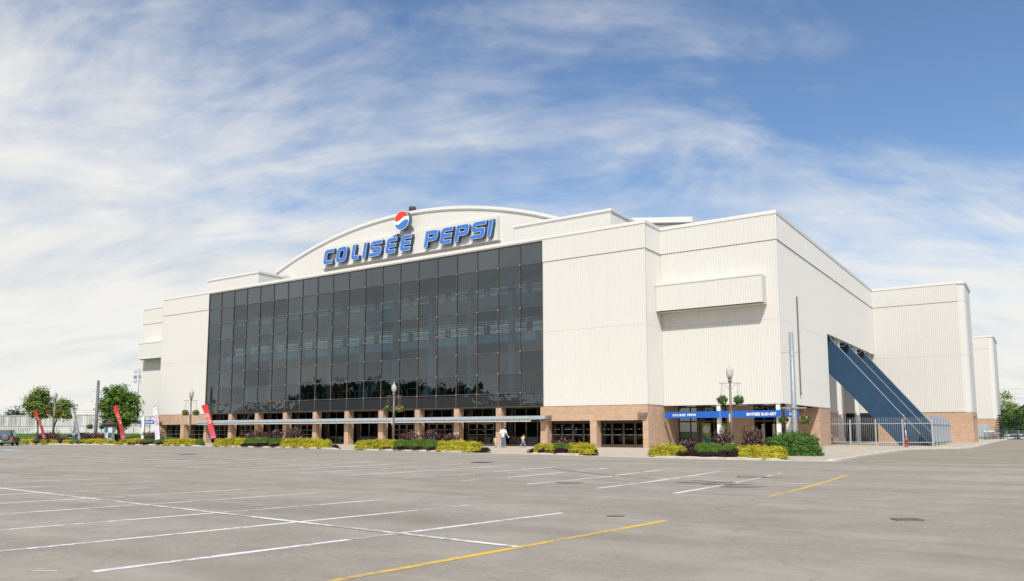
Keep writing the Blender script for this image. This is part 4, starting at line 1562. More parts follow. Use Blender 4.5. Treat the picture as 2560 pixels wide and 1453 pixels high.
def flower_tufts(name, mat, n, size, seed, zmin=0.3, r0=1.0):
    random.seed(seed)
    m = MB()
    for i in range(n):
        th = random.uniform(0, 2 * PI); cz = random.uniform(zmin, 1.0)
        rr = math.sqrt(max(0, 1 - cz * cz))
        p = Vector((rr * math.cos(th), rr * math.sin(th), cz)) * random.uniform(0.95, 1.12) * r0
        for k in range(5):
            leaf_card(m, p + Vector((random.gauss(0, size * .4), random.gauss(0, size * .4), random.gauss(0, size * .4))), Vector((random.gauss(0, 1), random.gauss(0, 1), random.gauss(0, 1) + .5)), size * 0.7, 1.1)
    return m.mesh(name, mat)


def stems(name, mat, n, seed, h=1.0):
    random.seed(seed)
    m = MB()
    for i in range(n):
        a = random.uniform(0, 2 * PI); r = random.uniform(0.3, 0.8)
        m.tube([(0.08 * math.cos(a), 0.08 * math.sin(a), 0), (r * 0.5 * math.cos(a), r * 0.5 * math.sin(a), h * 0.5), (r * math.cos(a), r * math.sin(a), h * random.uniform(0.7, 0.95))], [0.03, 0.02, 0.008], 4)
    return m.mesh(name, mat)


SH = {
    'gold': [(shrub_mesh('foliage', 'leaf_gold', 2800, 0.085, s, 0.6, 0, 0.26), None) for s in (11, 12, 13)],
    'green': [(shrub_mesh('foliage', 'leaf_green', 3600, 0.06, s, 0.6, 2.6, 0.12), None) for s in (21, 22, 23)],
    'dark': [(shrub_mesh('foliage', 'leaf_dark', 2000, 0.095, s, 0.4, 0, 0.30), None) for s in (31, 32, 33)],
    'purple': [(shrub_mesh('foliage', 'leaf_purple', 1500, 0.095, s, 0.2, 0, 0.5), flower_tufts('flowers', 'flower_white', 34, 0.055, s + 5)) for s in (41, 42, 43)],
    'bush': [(shrub_mesh('foliage', 'leaf_bush', 6000, 0.06, s, 0.4, 0, 0.25), flower_tufts('flowers', 'flower_white', 22, 0.03, s + 5, 0.4)) for s in (51, 52)],
}
CORE = {'gold': core_mesh('inner_twigs', 'leaf_gold'), 'green': core_mesh('inner_twigs', 'leaf_green'), 'dark': core_mesh('inner_twigs', 'leaf_dark'),
        'bush': core_mesh('inner_twigs', 'leaf_bush', 0.8), 'purple': stems('stems', 'bark', 14, 5)}
KNAME = {'gold': ('gold_shrub', 'golden clipped shrub'), 'green': ('green_shrub', 'feathery green shrub'), 'dark': ('dark_shrub', 'low burgundy shrub'),
         'purple': ('purple_shrub', 'purple flowering shrub'), 'bush': ('round_bush', 'large leafy green bush with a few white flowers')}
GNAME = {'gold': 'golden shrubs in the beds', 'green': 'green shrubs in the beds', 'dark': 'dark edging shrubs in the beds', 'purple': 'purple flowering shrubs in the beds', 'bush': 'large green bushes'}
ORD = ['leftmost', 'second', 'third', 'fourth', 'fifth', 'sixth', 'seventh', 'eighth', 'ninth', 'tenth', 'eleventh', 'twelfth']
bed_count = {}


def kerb_depth(u):
    """distance from the viewer to the kerb line on the bearing of column u"""
    best = None
    for p in KP:
        if p.y > -7 or p.x > 18.3:
            continue
        d = abs(column_of(p) - u)
        if best is None or d < best[0]:
            best = (d, (Vector((p.x, p.y, 0)) - Vector((CAM.x, CAM.y, 0))).length)
    return best[1]


def shrub(k, u, back, wpx, vtop, bed, seed=0):
    D = kerb_depth(u) + back
    p = at(u, D, -0.01)
    r = wpx / 2 * D / FPX
    h = max(0.25, zat(u, vtop, D))
    key = (k, bed); bed_count[key] = bed_count.get(key, 0) + 1
    i = bed_count[key]
    od = ORD[i - 1] + (' of the %ss' % KNAME[k][1].split()[-1] if False else '')
    lab = '%s, %s from left in the %s' % (KNAME[k][1], 'first' if i == 1 else ORD[i - 1], bed)
    t = thing(KNAME[k][0], lab, 'shrub' if k != 'bush' else 'bush', p, random.uniform(0, 6), GNAME[k])
    f, fl = SH[k][(int(u) + seed) % len(SH[k])]
    sc = (r, r * random.uniform(0.9, 1.1), h)
    link('foliage', f, t, (0, 0, 0), 0, sc)
    link('inner_twigs' if k != 'purple' else 'stems', CORE[k], t, (0, 0, 0), 0, sc)
    if fl:
        kind(link('flowers', fl, t, (0, 0, 0), 0, sc), 'stuff')
    return t


BEDS = {
    'bed before the corner entrance': [
        ('gold', 1640, .75, 44, 1115), ('gold', 1668, 1.2, 56, 1109), ('gold', 1697, .9, 40, 1114),
        ('dark', 1700, 0.77, 34, 1127), ('dark', 1728, 0.82, 36, 1125), ('dark', 1755, 0.77, 26, 1129), ('dark', 1778, 0.87, 26, 1130), ('dark', 1806, 0.82, 34, 1127), ('dark', 1834, 0.82, 42, 1124),
        ('green', 1752, 1.9, 40, 1110), ('green', 1782, 2.0, 54, 1110), ('green', 1822, 2.0, 46, 1111),
        ('gold', 1862, 1.0, 50, 1114), ('gold', 1897, 1.2, 54, 1113), ('gold', 1935, .9, 56, 1116), ('gold', 1912, .6, 50, 1120),
        ('purple', 1718, 3.8, 56, 1102), ('purple', 1806, 4.2, 52, 1080), ('purple', 1880, 4.2, 60, 1074)],
    'small bed between the doors': [
        ('gold', 1352, .95, 40, 1108), ('gold', 1375, 1.1, 40, 1108), ('green', 1397, 1.5, 38, 1107), ('green', 1424, 1.6, 34, 1108),
        ('gold', 1442, 1.0, 46, 1106), ('gold', 1470, .8, 46, 1107),
        ('dark', 1334, 0.82, 32, 1123), ('dark', 1364, 0.82, 40, 1121), ('dark', 1400, 0.82, 44, 1120), ('dark', 1440, 0.82, 34, 1123), ('dark', 1482, 0.92, 28, 1125),
        ('purple', 1408, 3.5, 60, 1098)],
    'bed with the middle lamp post': [
        ('gold', 912, .9, 54, 1099), ('gold', 942, 1.2, 56, 1096), ('gold', 972, 1.0, 46, 1097),
        ('green', 1004, 1.6, 42, 1098), ('green', 1040, 1.7, 50, 1097), ('green', 1076, 1.6, 44, 1099),
        ('gold', 1112, 1.0, 50, 1100), ('gold', 1144, 1.2, 56, 1098), ('gold', 1182, .9, 56, 1102),
        ('dark', 972, 0.82, 44, 1116), ('dark', 1012, 0.82, 50, 1114), ('dark', 1050, 0.82, 50, 1115), ('dark', 1086, 0.82, 40, 1117), ('dark', 1213, 0.92, 26, 1118),
        ('purple', 1026, 3.2, 52, 1080), ('purple', 1074, 3.6, 56, 1078), ('purple', 1130, 3.6, 46, 1085)],
    'bed right of the large red flag': [
        ('gold', 556, .9, 44, 1094), ('gold', 583, 1.2, 50, 1091), ('gold', 608, 1.0, 40, 1092),
        ('green', 630, 1.6, 40, 1093), ('green', 662, 1.7, 44, 1092), ('green', 694, 1.6, 40, 1094),
        ('gold', 724, 1.0, 46, 1094), ('gold', 754, 1.2, 52, 1092), ('gold', 786, 1.1, 50, 1093), ('gold', 812, .9, 40, 1097),
        ('dark', 624, 0.82, 44, 1106), ('dark', 660, 0.82, 50, 1105), ('dark', 696, 0.82, 44, 1107), ('dark', 838, 0.92, 18, 1110),
        ('purple', 640, 3.2, 70, 1078), ('purple', 690, 3.4, 60, 1076), ('purple', 735, 3.4, 46, 1070)],
    'bed between the white and red flags': [
        ('gold', 316, .9, 36, 1094), ('gold', 343, 1.1, 42, 1092), ('green', 376, 1.5, 40, 1094), ('green', 404, 1.5, 34, 1095),
        ('gold', 432, .9, 40, 1095), ('gold', 458, 1.1, 46, 1093), ('gold', 484, 1.0, 38, 1095), ('green', 500, 1.4, 24, 1096),
        ('dark', 344, 0.82, 36, 1103), ('dark', 376, 0.82, 40, 1102), ('dark', 408, 0.82, 32, 1103),
        ('purple', 384, 3.0, 50, 1078)],
    'bed beside the advertising column': [
        ('gold', 211, .9, 24, 1095), ('gold', 228, 1.0, 26, 1094), ('gold', 246, .8, 30, 1093), ('gold', 268, .9, 36, 1095), ('gold', 289, .6, 13, 1101),
        ('dark', 212, 0.82, 28, 1101), ('dark', 236, 0.82, 28, 1102), ('purple', 222, 2.4, 40, 1080), ('purple', 246, 2.6, 34, 1080)],
    'far left bed beside the dark car': [
        ('gold', 64, .9, 28, 1094), ('gold', 86, 1.0, 32, 1093), ('green', 104, 1.2, 22, 1095), ('gold', 124, .8, 36, 1094), ('gold', 142, .9, 24, 1097), ('gold', 170, .9, 24, 1096),
        ('dark', 82, 0.82, 32, 1102), ('dark', 104, 0.82, 28, 1102), ('purple', 106, 2.2, 30, 1080), ('purple', 130, 2.4, 36, 1077), ('purple', 156, 2.0, 28, 1088)],
}
random.seed(3)
for bed, lst in BEDS.items():
    for (k, u, back, w, vt) in lst:
        shrub(k, u, back, w, vt, bed)
for i, (u, back, w, vt) in enumerate(((1952, 3.6, 100, 1092), (2004, 3.2, 100, 1084), (1975, 5.0, 90, 1080))):
    D = kerb_depth(min(u, 1950)) + back + 2.2
    p = at(u, D, -0.01)
    r = w / 2 * D / FPX; h = zat(u, vt, D)
    t = thing('round_bush', ('leafy green bush left of the tall steel pole', 'largest leafy green bush right of the tall steel pole', 'leafy green bush behind the foot of the tall steel pole')[i], 'bush', p, i * 2.1, 'green bushes round the steel pole')
    f, fl = SH['bush'][i % 2]
    for nm, me in (('foliage', f), ('inner_twigs', CORE['bush']), ('flowers', fl)):
        pt_ = link(nm, me, t, (0, 0, 0), 0, (r, r * 0.9, h))
        if nm == 'flowers':
            kind(pt_, 'stuff')
# mulch beds under the shrubs
for bed, lst in BEDS.items():
    us = [q[1] for q in lst]
    u0, u1 = min(us) - 16, max(us) + (30 if 'entrance' in bed else 14)
    n = 14
    top = []
    bot = []
    for k in range(n + 1):
        u = u0 + (u1 - u0) * k / n
        D = kerb_depth(u)
        e = 0.25 + 0.75 * ss(min(k, n - k) / 2.5)
        bot.append(at(u, D + 0.22 + 0.5 * (1 - e), 0.012)); top.append(at(u, D + 0.4 + 4.6 * e, 0.012))
    mb = MB()
    for k in range(n):
        mb.add([bot[k], bot[k + 1], top[k + 1], top[k]], [(0, 1, 2, 3)])
    kind(mb.build('planting_bed', 'mulch'), 'structure')

# ------------------------------------------------------------------ lamp posts and hanging baskets
def ball(seed, n, leaf, mat, r=0.36):
    random.seed(seed)
    m = MB()
    for i in range(n):
        d = Vector((random.gauss(0, 1), random.gauss(0, 1), random.gauss(0, 1))).normalized()
        rr = r * (0.55 + 0.5 * random.random()) * (1 + 0.2 * noise3(d * 2 + Vector((seed, 0, 0))))
        p = Vector((d.x * rr, d.y * rr, d.z * rr * 0.8))
        leaf_card(m, p, d + Vector((random.gauss(0, .5), random.gauss(0, .5), .4)), leaf * random.uniform(.7, 1.3), 1.4)
    return m.mesh('foliage', mat)


BASK = [ball(61, 420, 0.085, 'leaf_bush'), ball(62, 420, 0.085, 'leaf_bush'), ball(63, 420, 0.085, 'leaf_maple')]


def petals(seed, n, mat):
    random.seed(seed)
    m = MB()
    for i in range(n):
        d = Vector((random.gauss(0, 1), random.gauss(0, 1), random.gauss(0, .8) - 0.1)).normalized()
        p = Vector((d.x * .37, d.y * .37, d.z * .3))
        for k in range(5):
            leaf_card(m, p + Vector((random.gauss(0, .02), random.gauss(0, .02), random.gauss(0, .02))), d + Vector((random.gauss(0, .4), random.gauss(0, .4), random.gauss(0, .4))), 0.06, 1.1)
    return m.mesh('flowers', mat)


PET = {'red': petals(71, 16, 'flower_red'), 'white': petals(72, 9, 'flower_white'), 'redmany': petals(73, 26, 'flower_red')}
bowl = MB().lathe([(0.08, -0.26), (0.2, -0.2), (0.27, -0.05), (0.28, 0.02), (0.24, 0.03)], n=14).mesh('bowl', 'drain_iron')


def basket(hook, drop, label, v, cols):
    """hook: where it hangs; drop: how far below the middle of the plant is"""
    t = thing('hanging_basket', label, 'flower basket', (hook[0], hook[1], hook[2] - drop), 0, 'hanging flower baskets')
    link('foliage', BASK[v % 3], t, (0, 0, 0), 0, (1.0, 1.0, 1.08))
    link('bowl', bowl, t)
    for c in cols:
        kind(link('flowers', PET[c], t, (0, 0, 0), v * 1.3, 1.02), 'stuff')
    m = MB()
    for k in range(3):
        a = 2 * PI * k / 3 + 0.4
        m.tube([(0.26 * math.cos(a), 0.26 * math.sin(a), 0.02), (0, 0, drop)], 0.008, 4)
    m.build('wires', 'lamp_metal', t)
    return t


def lamp_post(u, D, label, base_z=0.0, no_sign=True, labels=None, v=0, cols=('red',), zb=3.62, drop=0.85, sc=1.0):
    t = thing('lamp_post', label, 'street lamp', at(u, D, base_z), YAW, 'old style lamp posts')
    t.scale = (sc, sc, sc)
    MB().lathe([(0.24, 0), (0.24, 0.10), (0.17, 0.14), (0.17, 0.40), (0.20, 0.43), (0.20, 0.50), (0.14, 0.54), (0.15, 0.60), (0.105, 0.68)], n=16).build('base', 'lamp_metal', t)
    MB().lathe([(0.10, 0.66), (0.094, 2.4), (0.086, 3.0), (0.10, 3.02), (0.10, 3.1), (0.082, 3.12), (0.075, 4.62)], n=14).build('pole', 'lamp_metal', t)
    MB().lathe([(0.075, 4.6), (0.14, 4.66), (0.15, 4.74), (0.10, 4.78), (0.10, 4.84), (0.16, 4.90), (0.17, 4.95)], n=16).build('collar', 'lamp_metal', t)
    gl = MB().lathe([(0.15, 4.95), (0.20, 5.05), (0.235, 5.20), (0.245, 5.32), (0.235, 5.40)], n=20).build('globe', 'lantern_glass', t)
    MB().lathe([(0.245, 5.40), (0.235, 5.44), (0.17, 5.52), (0.10, 5.58), (0.075, 5.64), (0.03, 5.68), (0.022, 5.80), (0.004, 5.86)], n=20).build('globe_cap', 'lantern_glass', gl)
    m = MB()
    m.tube([(-0.76, 0, 4.57), (0.76, 0, 4.57)], 0.018, 6)
    for s in (-1, 1):
        m.tube([(0.08 * s, 0, 4.18), (0.24 * s, 0, 4.32), (0.36 * s, 0, 4.48), (0.42 * s, 0, 4.56)], 0.012, 5)
        pts = [(s * (0.56 + 0.085 * math.cos(a) * (1 - a / 14)), 0, 4.45 + 0.085 * math.sin(a) * (1 - a / 14)) for a in [k * 0.6 for k in range(15)]]
        m.tube([(0.56 * s, 0, 4.56)] + pts[2:], 0.011, 5)
    m.build('crossbar', 'lamp_metal', t)
    if not no_sign:
        bo = box('notice', 'poster_pale', t, -0.17, -0.085, -0.12, -0.11, 1.98, 2.52)
    for i, s in enumerate((-1, 1)):
        hk = t.matrix_basis @ Vector((0.55 * s, 0, 4.36)) if False else Vector(at(u, D, base_z)) + EX * (0.55 * s * sc) + Vector((0, 0, 4.36 * sc))
        basket(hk, drop, labels[i], v + i, cols)
    return t


lamp_post(1828, 54.5, 'acorn globe lamp post before the south-east entrance sign', -0.0, False,
          ('green flower basket hanging left of the corner lamp post', 'green flower basket hanging right of the corner lamp post'), 0, ('white',), drop=0.92)
lamp_post(983, 71.5, 'acorn globe lamp post standing before the middle of the glass front', -0.0, False,
          ('flower basket with white blooms hanging left of the middle lamp post', 'flower basket with red blooms hanging right of the middle lamp post'), 1, ('red', 'white'), drop=0.95)
lamp_post(474, 92, 'acorn globe lamp post before the left white wall', -0.0, False,
          ('flower basket hanging left of the lamp post before the left white wall', 'flower basket hanging right of the lamp post before the left white wall'), 2, ('red',), drop=1.1, sc=1.04)
lamp_post(132, 112, 'acorn globe lamp post among the trees at far left', -0.1, True,
          ('flower basket hanging left of the far left lamp post', 'flower basket hanging right of the far left lamp post'), 0, ('redmany',), drop=1.0, sc=1.13)


def steel_pole(u, D, vtop, label, labs, mat, basez=0.0, arm_v=(883, 1022), cols=('red', 'white')):
    p = at(u, D, basez)
    H = zat(u, vtop, D) - basez
    t = thing('steel_pole', label, 'pole', p, YAW, 'tall steel poles with cross arms')
    MB().lathe([(0.30, 0), (0.30, 0.04), (0.185, 0.05), (0.19, 0.4), (0.155, H - 0.02), (0.0, H)], n=14).build('shaft', mat, t)
    z1, z2 = zat(u, arm_v[0], D) - basez, zat(u, arm_v[1], D) - basez
    m = MB()
    m.tube([(-0.78, 0, z1 - 0.03), (0.78, 0, z1 + 0.03)], 0.018, 6).tube([(-0.3, 0.1, z1 + 0.12), (0.1, -0.1, z1 + 0.12)], 0.015, 5)
    m.tube([(-0.5, 0.05, z1 + 0.02), (-0.16, 0, z1 + 0.9)], 0.006, 4)
    m.build('upper_arm', 'galvanised', t)
    MB().box(-0.86, 0.86, -0.04, 0.04, z2 - 0.04, z2 + 0.05).box(-0.24, 0.24, -0.24, 0.24, z2 - 0.05, z2 + 0.08).build('lower_arm', 'galvanised', t)
    for i, s in enumerate((-1, 1)):
        basket(Vector(p) + EX * (0.76 * s) + Vector((0, 0, z2 - 0.05)), 0.78, labs[i], i, cols)
    return t


steel_pole(1986.5, 59, 832, 'tall galvanised steel pole rising from the green bushes at the corner', ('flower basket with red blooms hanging left of the corner steel pole', 'flower basket with white blooms hanging right of the corner steel pole'), 'galvanised')
steel_pole(238.5, 110, 948, 'tall grey steel pole between the trees on the left', ('flower basket hanging left of the distant left steel pole', 'flower basket hanging right of the distant left steel pole'), 'pole_grey', -0.1, (976, 1047), ())

# ------------------------------------------------------------------ banner flags
def flag(u, vb, vt, ub, lean, width, D, red, label, face=0.0, curve=0.0):
    """leaning banner: foot at column ub, top at column u"""
    zb, zt = zat(ub, vb, D), zat(u, vt, D)
    foot = at(ub, D, 0.0)
    t = thing('banner_flag', label, 'flag', foot, YAW + face, 'leaning banner flags')
    dx = (u - ub) * D / FPX / math.cos(face)
    H = zt
    pole = lambda z: dx * (z - zb) / (zt - zb)
    MB().tube([(pole(-0.0), 0, 0.0), (pole(zb), 0, zb), (pole((zb + zt) / 2) + 0.05, 0, (zb + zt) / 2), (dx, 0, zt)], [0.028, 0.026, 0.022, 0.014], 6).tube([(dx, 0, zt), (dx - width, 0, zt - width * 0.42)], 0.012, 5).build('pole', 'black_plastic', t)
    n, mm = 22, 5
    vs, fs = [], []
    for k in range(n + 1):
        a = k / n
        z = zb + (zt - zb) * a
        wv = width * (1 - 0.10 * math.sin(a * PI) + 0.05 * math.sin(a * 9))
        for j in range(mm + 1):
            b = j / mm
            off = -wv * b
            y = 0.06 * math.sin(a * 7 + b * 2.0) * b + 0.03 * math.sin(a * 17) * b
            vs.append((pole(z) + 0.05 * math.sin(a * PI) + off, y, z - width * 0.42 * b * (0.55 + 0.45 * a)))
    for k in range(n):
        for j in range(mm):
            q = k * (mm + 1) + j
            fs.append((q, q + 1, q + mm + 2, q + mm + 1))
    cl = MB().add(vs, fs, True).build('cloth', 'flag_red' if red else 'flag_white', t)
    # printed mark: loops and strokes running up the cloth
    mk = MB()
    sc = width * 0.30

    def ring(a, b, r, w, sx=1.0):
        pts = []
        z = zb + (zt - zb) * a
        cx, cz = pole(z) + 0.05 * math.sin(a * PI) - width * b, z - width * 0.42 * b * (0.55 + 0.45 * a)
        k = 12
        o = [(cx + r * sx * math.cos(2 * PI * i / k), cz + r * math.sin(2 * PI * i / k)) for i in range(k)]
        q = [(cx + (r - w) * sx * math.cos(2 * PI * i / k), cz + (r - w) * math.sin(2 * PI * i / k)) for i in range(k)]
        for s in (-0.075, 0.075):
            mk.add([(x, s, z_) for x, z_ in o] + [(x, s, z_) for x, z_ in q], [(i, (i + 1) % k, k + (i + 1) % k, k + i) for i in range(k)])

    def bar(a0, b0, a1, b1, w):
        e = []
        for a, b in ((a0, b0), (a1, b1)):
            z = zb + (zt - zb) * a
            e.append(Vector((pole(z) + 0.05 * math.sin(a * PI) - width * b, 0, z - width * 0.42 * b * (0.55 + 0.45 * a))))
        d = (e[1] - e[0]).normalized(); s_ = Vector((-d.z, 0, d.x)) * w / 2
        for s in (-0.075, 0.075):
            mk.add([(p.x, s, p.z) for p in (e[0] - s_, e[0] + s_, e[1] + s_, e[1] - s_)], [(0, 1, 2, 3)])
    ring(0.475, 0.30, sc * 0.62, sc * 0.26)
    bar(0.455, 0.20, 0.44, 0.75, sc * 0.28)
    ring(0.53, 0.50, sc * 0.55, sc * 0.24)
    bar(0.54, 0.30, 0.575, 0.22, sc * 0.24)
    bar(0.525, 0.72, 0.57, 0.80, sc * 0.22)
    bar(0.60, 0.28, 0.60, 0.62, sc * 0.24)
    ring(0.655, 0.36, sc * 0.50, sc * 0.22)
    ring(0.655, 0.72, sc * 0.50, sc * 0.22)
    ring(0.715, 0.40, sc * 0.48, sc * 0.22)
    ring(0.715, 0.74, sc * 0.44, sc * 0.20)
    mk.build('printed_mark', 'sign_white' if red else 'flag_text_pink', cl)
    return t


flag(516, 1092, 1007, 541, 0, 0.56, 85, True, 'large red to pink banner flag leaning before the glass front')
flag(390, 1095, 1010, 401, 0, 0.56, 93, False, 'white banner flag leaning before the left brick bays')
flag(298, 1092, 1009, 314, 0, 0.46, 103, True, 'narrow red banner flag before the dense green tree', 0.7)
flag(191.5, 1095, 1015, 203, 0, 0.30, 108, False, 'slim white banner flag seen edge on near the steel pole', 1.05)
flag(101.5, 1091, 1020, 115, 0, 0.32, 109, True, 'slim red banner flag beside the far left lamp post', 0.95)
flag(188, 1084, 1028, 189, 0, 0.45, 118, False, 'pale banner flag standing upright behind the slim white flag', 1.1)

# ------------------------------------------------------------------ trees
def crown_mesh(seed, lobes, n, leaf, mat, asp=1.5):
    """lobes: (centre, radii); leaves sit in clumps near each lobe's surface"""
    random.seed(seed)
    m = MB()
    tot = sum(r[0] * r[1] * r[2] for c, r in lobes)
    for c, r in lobes:
        c = Vector(c)
        k = int(n * (r[0] * r[1] * r[2]) / tot)
        nc = max(6, k // 38)
        for i in range(nc):
            d = Vector((random.gauss(0, 1), random.gauss(0, 1), random.gauss(0, 1) + 0.15)).normalized()
            rr = random.uniform(0.25, 1.25) ** 0.5
            q = c + Vector((d.x * r[0], d.y * r[1], d.z * r[2])) * rr
            cr = leaf * random.uniform(1.8, 4.6)
            for j in range(38):
                e = Vector((random.gauss(0, 1), random.gauss(0, 1), random.gauss(0, .7)))
                p = q + e * cr * 0.5
                leaf_card(m, p, d * 0.5 + Vector((random.gauss(0, .5), random.gauss(0, .5), .8)), leaf * random.uniform(.7, 1.3), asp)
    return m.mesh('crown', mat)


def trunk_mesh(pts, r0, r1, limbs):
    m = MB()
    n = len(pts)
    m.tube(pts, [r0 + (r1 - r0) * i / (n - 1) for i in range(n)], 8)
    for (a, b) in limbs:
        a, b = Vector(a), Vector(b)
        mid = (a + b) / 2 + Vector((0, 0, 0.12 * (b - a).length))
        m.tube([a, mid, b], [r1 * 0.8, r1 * 0.55, r1 * 0.2], 6)
    return m.mesh('trunk', 'bark')


def tree(name, label, loc, trunk, crown, cat='tree', group=None, rz=0, sc=1.0):
    t = thing(name, label, cat, loc, rz, group)
    link('trunk', trunk, t, (0, 0, 0), 0, sc)
    link('crown', crown, t, (0, 0, 0), 0, sc)
    return t


# dense round tree by the advertising column (rises behind the black tub)
Db = 112
k = Db / FPX
zc = zat(295, 1016, Db)
lob = [((0, 0, zc), (2.3, 2.2, 1.9)), ((-1.5, 0.2, zc - 1.1), (1.3, 1.3, 1.2)), ((1.5, -0.2, zc - 1.2), (1.3, 1.3, 1.3)), ((0.2, -0.6, zc + 1.5), (1.6, 1.5, 1.25)),
       ((-1.3, 0, zc + 0.9), (1.1, 1.1, 1.1)), ((1.5, 0, zc + 0.7), (1.0, 1.1, 1.1)), ((0, 0.2, zc - 1.9), (1.6, 1.5, 0.8)), ((1.9, -0.3, zc - 2.1), (0.7, 0.7, 0.5)), ((-1.7, 0, zc - 2.0), (0.8, 0.8, 0.5))]
tree('maple_tree', 'dense dark green round tree rising behind the black planter tub', at(296, Db, 0), trunk_mesh([(0, 0, 0), (0.02, 0, 1.2), (0.0, 0.05, 2.4), (0.05, 0, zc)], 0.16, 0.09, [((0, 0, 2.2), (-1.5, 0, zc - 0.8)), ((0, 0, 2.3), (1.5, 0, zc - 0.8)), ((0, 0, 2.8), (0.2, -0.8, zc + 0.8))]),
     crown_mesh(101, lob, 14000, 0.18, 'leaf_maple'))
# two light trees on the far left
Dl = 122
za = zat(88, 1013, Dl)
lob = [((0, 0, za), (1.5, 1.4, 1.3)), ((0.5, 0, za + 1.2), (1.0, 1.0, 0.9)), ((-0.9, 0, za - 0.5), (0.95, 0.9, 0.8)), ((0.3, 0.1, za - 1.2), (1.2, 1.1, 0.75)), ((1.0, 0, za - 0.6), (0.7, 0.7, 0.7))]
tree('maple_tree', 'taller of two light green trees before the white fence', at(89, Dl, 0.4), trunk_mesh([(0.55, 0, 0), (0.5, 0, 1.4), (0.2, 0, za - 1.0), (0.0, 0, za)], 0.11, 0.06, [((0.3, 0, 1.8), (-0.8, 0, za - 0.7)), ((0.4, 0, 1.7), (0.9, 0, za - 0.8))]),
     crown_mesh(102, lob, 7000, 0.17, 'leaf_pale'))
zb_ = zat(148, 1028, Dl)
lob = [((0.2, 0, zb_), (1.6, 1.3, 0.95)), ((-1.5, 0, zb_ + 0.1), (0.8, 0.8, 0.75)), ((1.2, 0, zb_ - 0.4), (1.1, 0.9, 0.65)), ((0.2, 0, zb_ + 0.6), (1.0, 0.9, 0.6)), ((1.9, 0, zb_ - 0.8), (0.7, 0.6, 0.3))]
tree('maple_tree', 'lower spreading light green tree behind the far left lamp post', at(147, Dl, 0.4), trunk_mesh([(-1.4, 0, 0), (-1.45, 0, 1.5), (-1.2, 0, 2.1), (-0.2, 0, zb_ - 0.2)], 0.12, 0.06, [((-1.4, 0, 1.5), (-2.0, 0, 2.6)), ((-1.0, 0, 2.2), (1.2, 0, zb_ - 0.4))]),
     crown_mesh(103, lob, 7000, 0.17, 'leaf_pale'))

# trees behind the side street on the right
def spruce_mesh(seed, H, R, n):
    random.seed(seed)
    m = MB()
    tiers = 11
    for i in range(tiers):
        f = i / tiers
        z = 0.35 + f * (H - 0.5)
        r = R * (1 - f) ** 0.85 + 0.08
        nb = 11
        for b in range(nb):
            a = 2 * PI * b / nb + i * 0.7 + random.uniform(-.15, .15)
            rr = r * random.uniform(0.82, 1.08)
            for j in range(int(n / tiers / nb)):
                s = random.random() ** 0.7
                p = Vector((math.cos(a) * rr * s, math.sin(a) * rr * s, z - 0.35 * rr * s * 0.55 + random.gauss(0, 0.05)))
                p += Vector((-math.sin(a), math.cos(a), 0)) * random.gauss(0, 0.12 * rr)
                leaf_card(m, p, Vector((random.gauss(0, .35), random.gauss(0, .35), 1)), 0.13, 2.2)
    return m.mesh('crown', 'leaf_spruce')


sp_t = trunk_mesh([(0, 0, 0), (0, 0, 2.5), (0, 0, 5.0)], 0.12, 0.03, [])
sp = spruce_mesh(201, 5.6, 1.9, 2600)
tree('spruce_tree', 'blue green spruce at the right edge before the far fence', at(2543, 163, -0.2), sp_t, sp, group='spruces by the far fence')
tree('spruce_tree', 'blue green spruce half hidden by the far corner of the arena', at(2500, 166, -0.2), sp_t, sp, group='spruces by the far fence', rz=1.3, sc=0.86)
lobw = [((0, 0, 5.2), (1.7, 1.5, 1.7)), ((-1.2, 0, 4.0), (1.2, 1.1, 1.0)), ((1.0, 0, 3.6), (1.3, 1.1, 1.1)), ((0.6, 0, 6.8), (0.8, 0.8, 1.0)), ((-0.7, 0, 6.4), (0.7, 0.7, 0.9))]
tall = crown_mesh(104, lobw, 1900, 0.19, 'leaf_pale')
tt = trunk_mesh([(0, 0, 0), (0.1, 0, 2.4), (0, 0, 5.8)], 0.16, 0.06, [((0, 0, 2.3), (-1.1, 0, 4.2)), ((0, 0, 2.3), (1.0, 0, 3.9)), ((0, 0, 4), (0.6, 0, 6.8))])
tree('tall_tree', 'open pale green tree behind the spruce by the arena corner', at(2504, 185, -0.3), tt, tall, group='trees beyond the side street', sc=1.25)
tree('tall_tree', 'thin open tree left of the power lines at right edge', at(2534, 196, -0.3), tt, tall, group='trees beyond the side street', rz=2.0, sc=1.02)
lobb = [((0, 0, 2.2), (2.4, 1.6, 1.9)), ((2.0, 0, 2.4), (1.8, 1.4, 1.7)), ((-2.0, 0, 2.0), (1.7, 1.3, 1.5)), ((0.8, 0, 3.6), (1.5, 1.2, 1.0))]
bush_t = trunk_mesh([(0, 0, 0), (0, 0, 1.4), (0, 0, 2.6)], 0.13, 0.05, [((0, 0, 1.0), (1.4, 0, 2.4)), ((0, 0, 1.0), (-1.4, 0, 2.2))])
lush = crown_mesh(105, lobb, 4200, 0.2, 'leaf_bush')
for i, (u, D, s, lab) in enumerate(((2520, 178, 1.1, 'lush green tree between the two spruces'), (2552, 182, 1.25, 'lush green tree behind the right spruce'), (2575, 176, 1.1, 'lush green tree just past the right edge of view'))):
    tree('lush_tree', lab, at(u, D, -0.3), bush_t, lush, group='trees beyond the side street', rz=i * 1.7, sc=s)


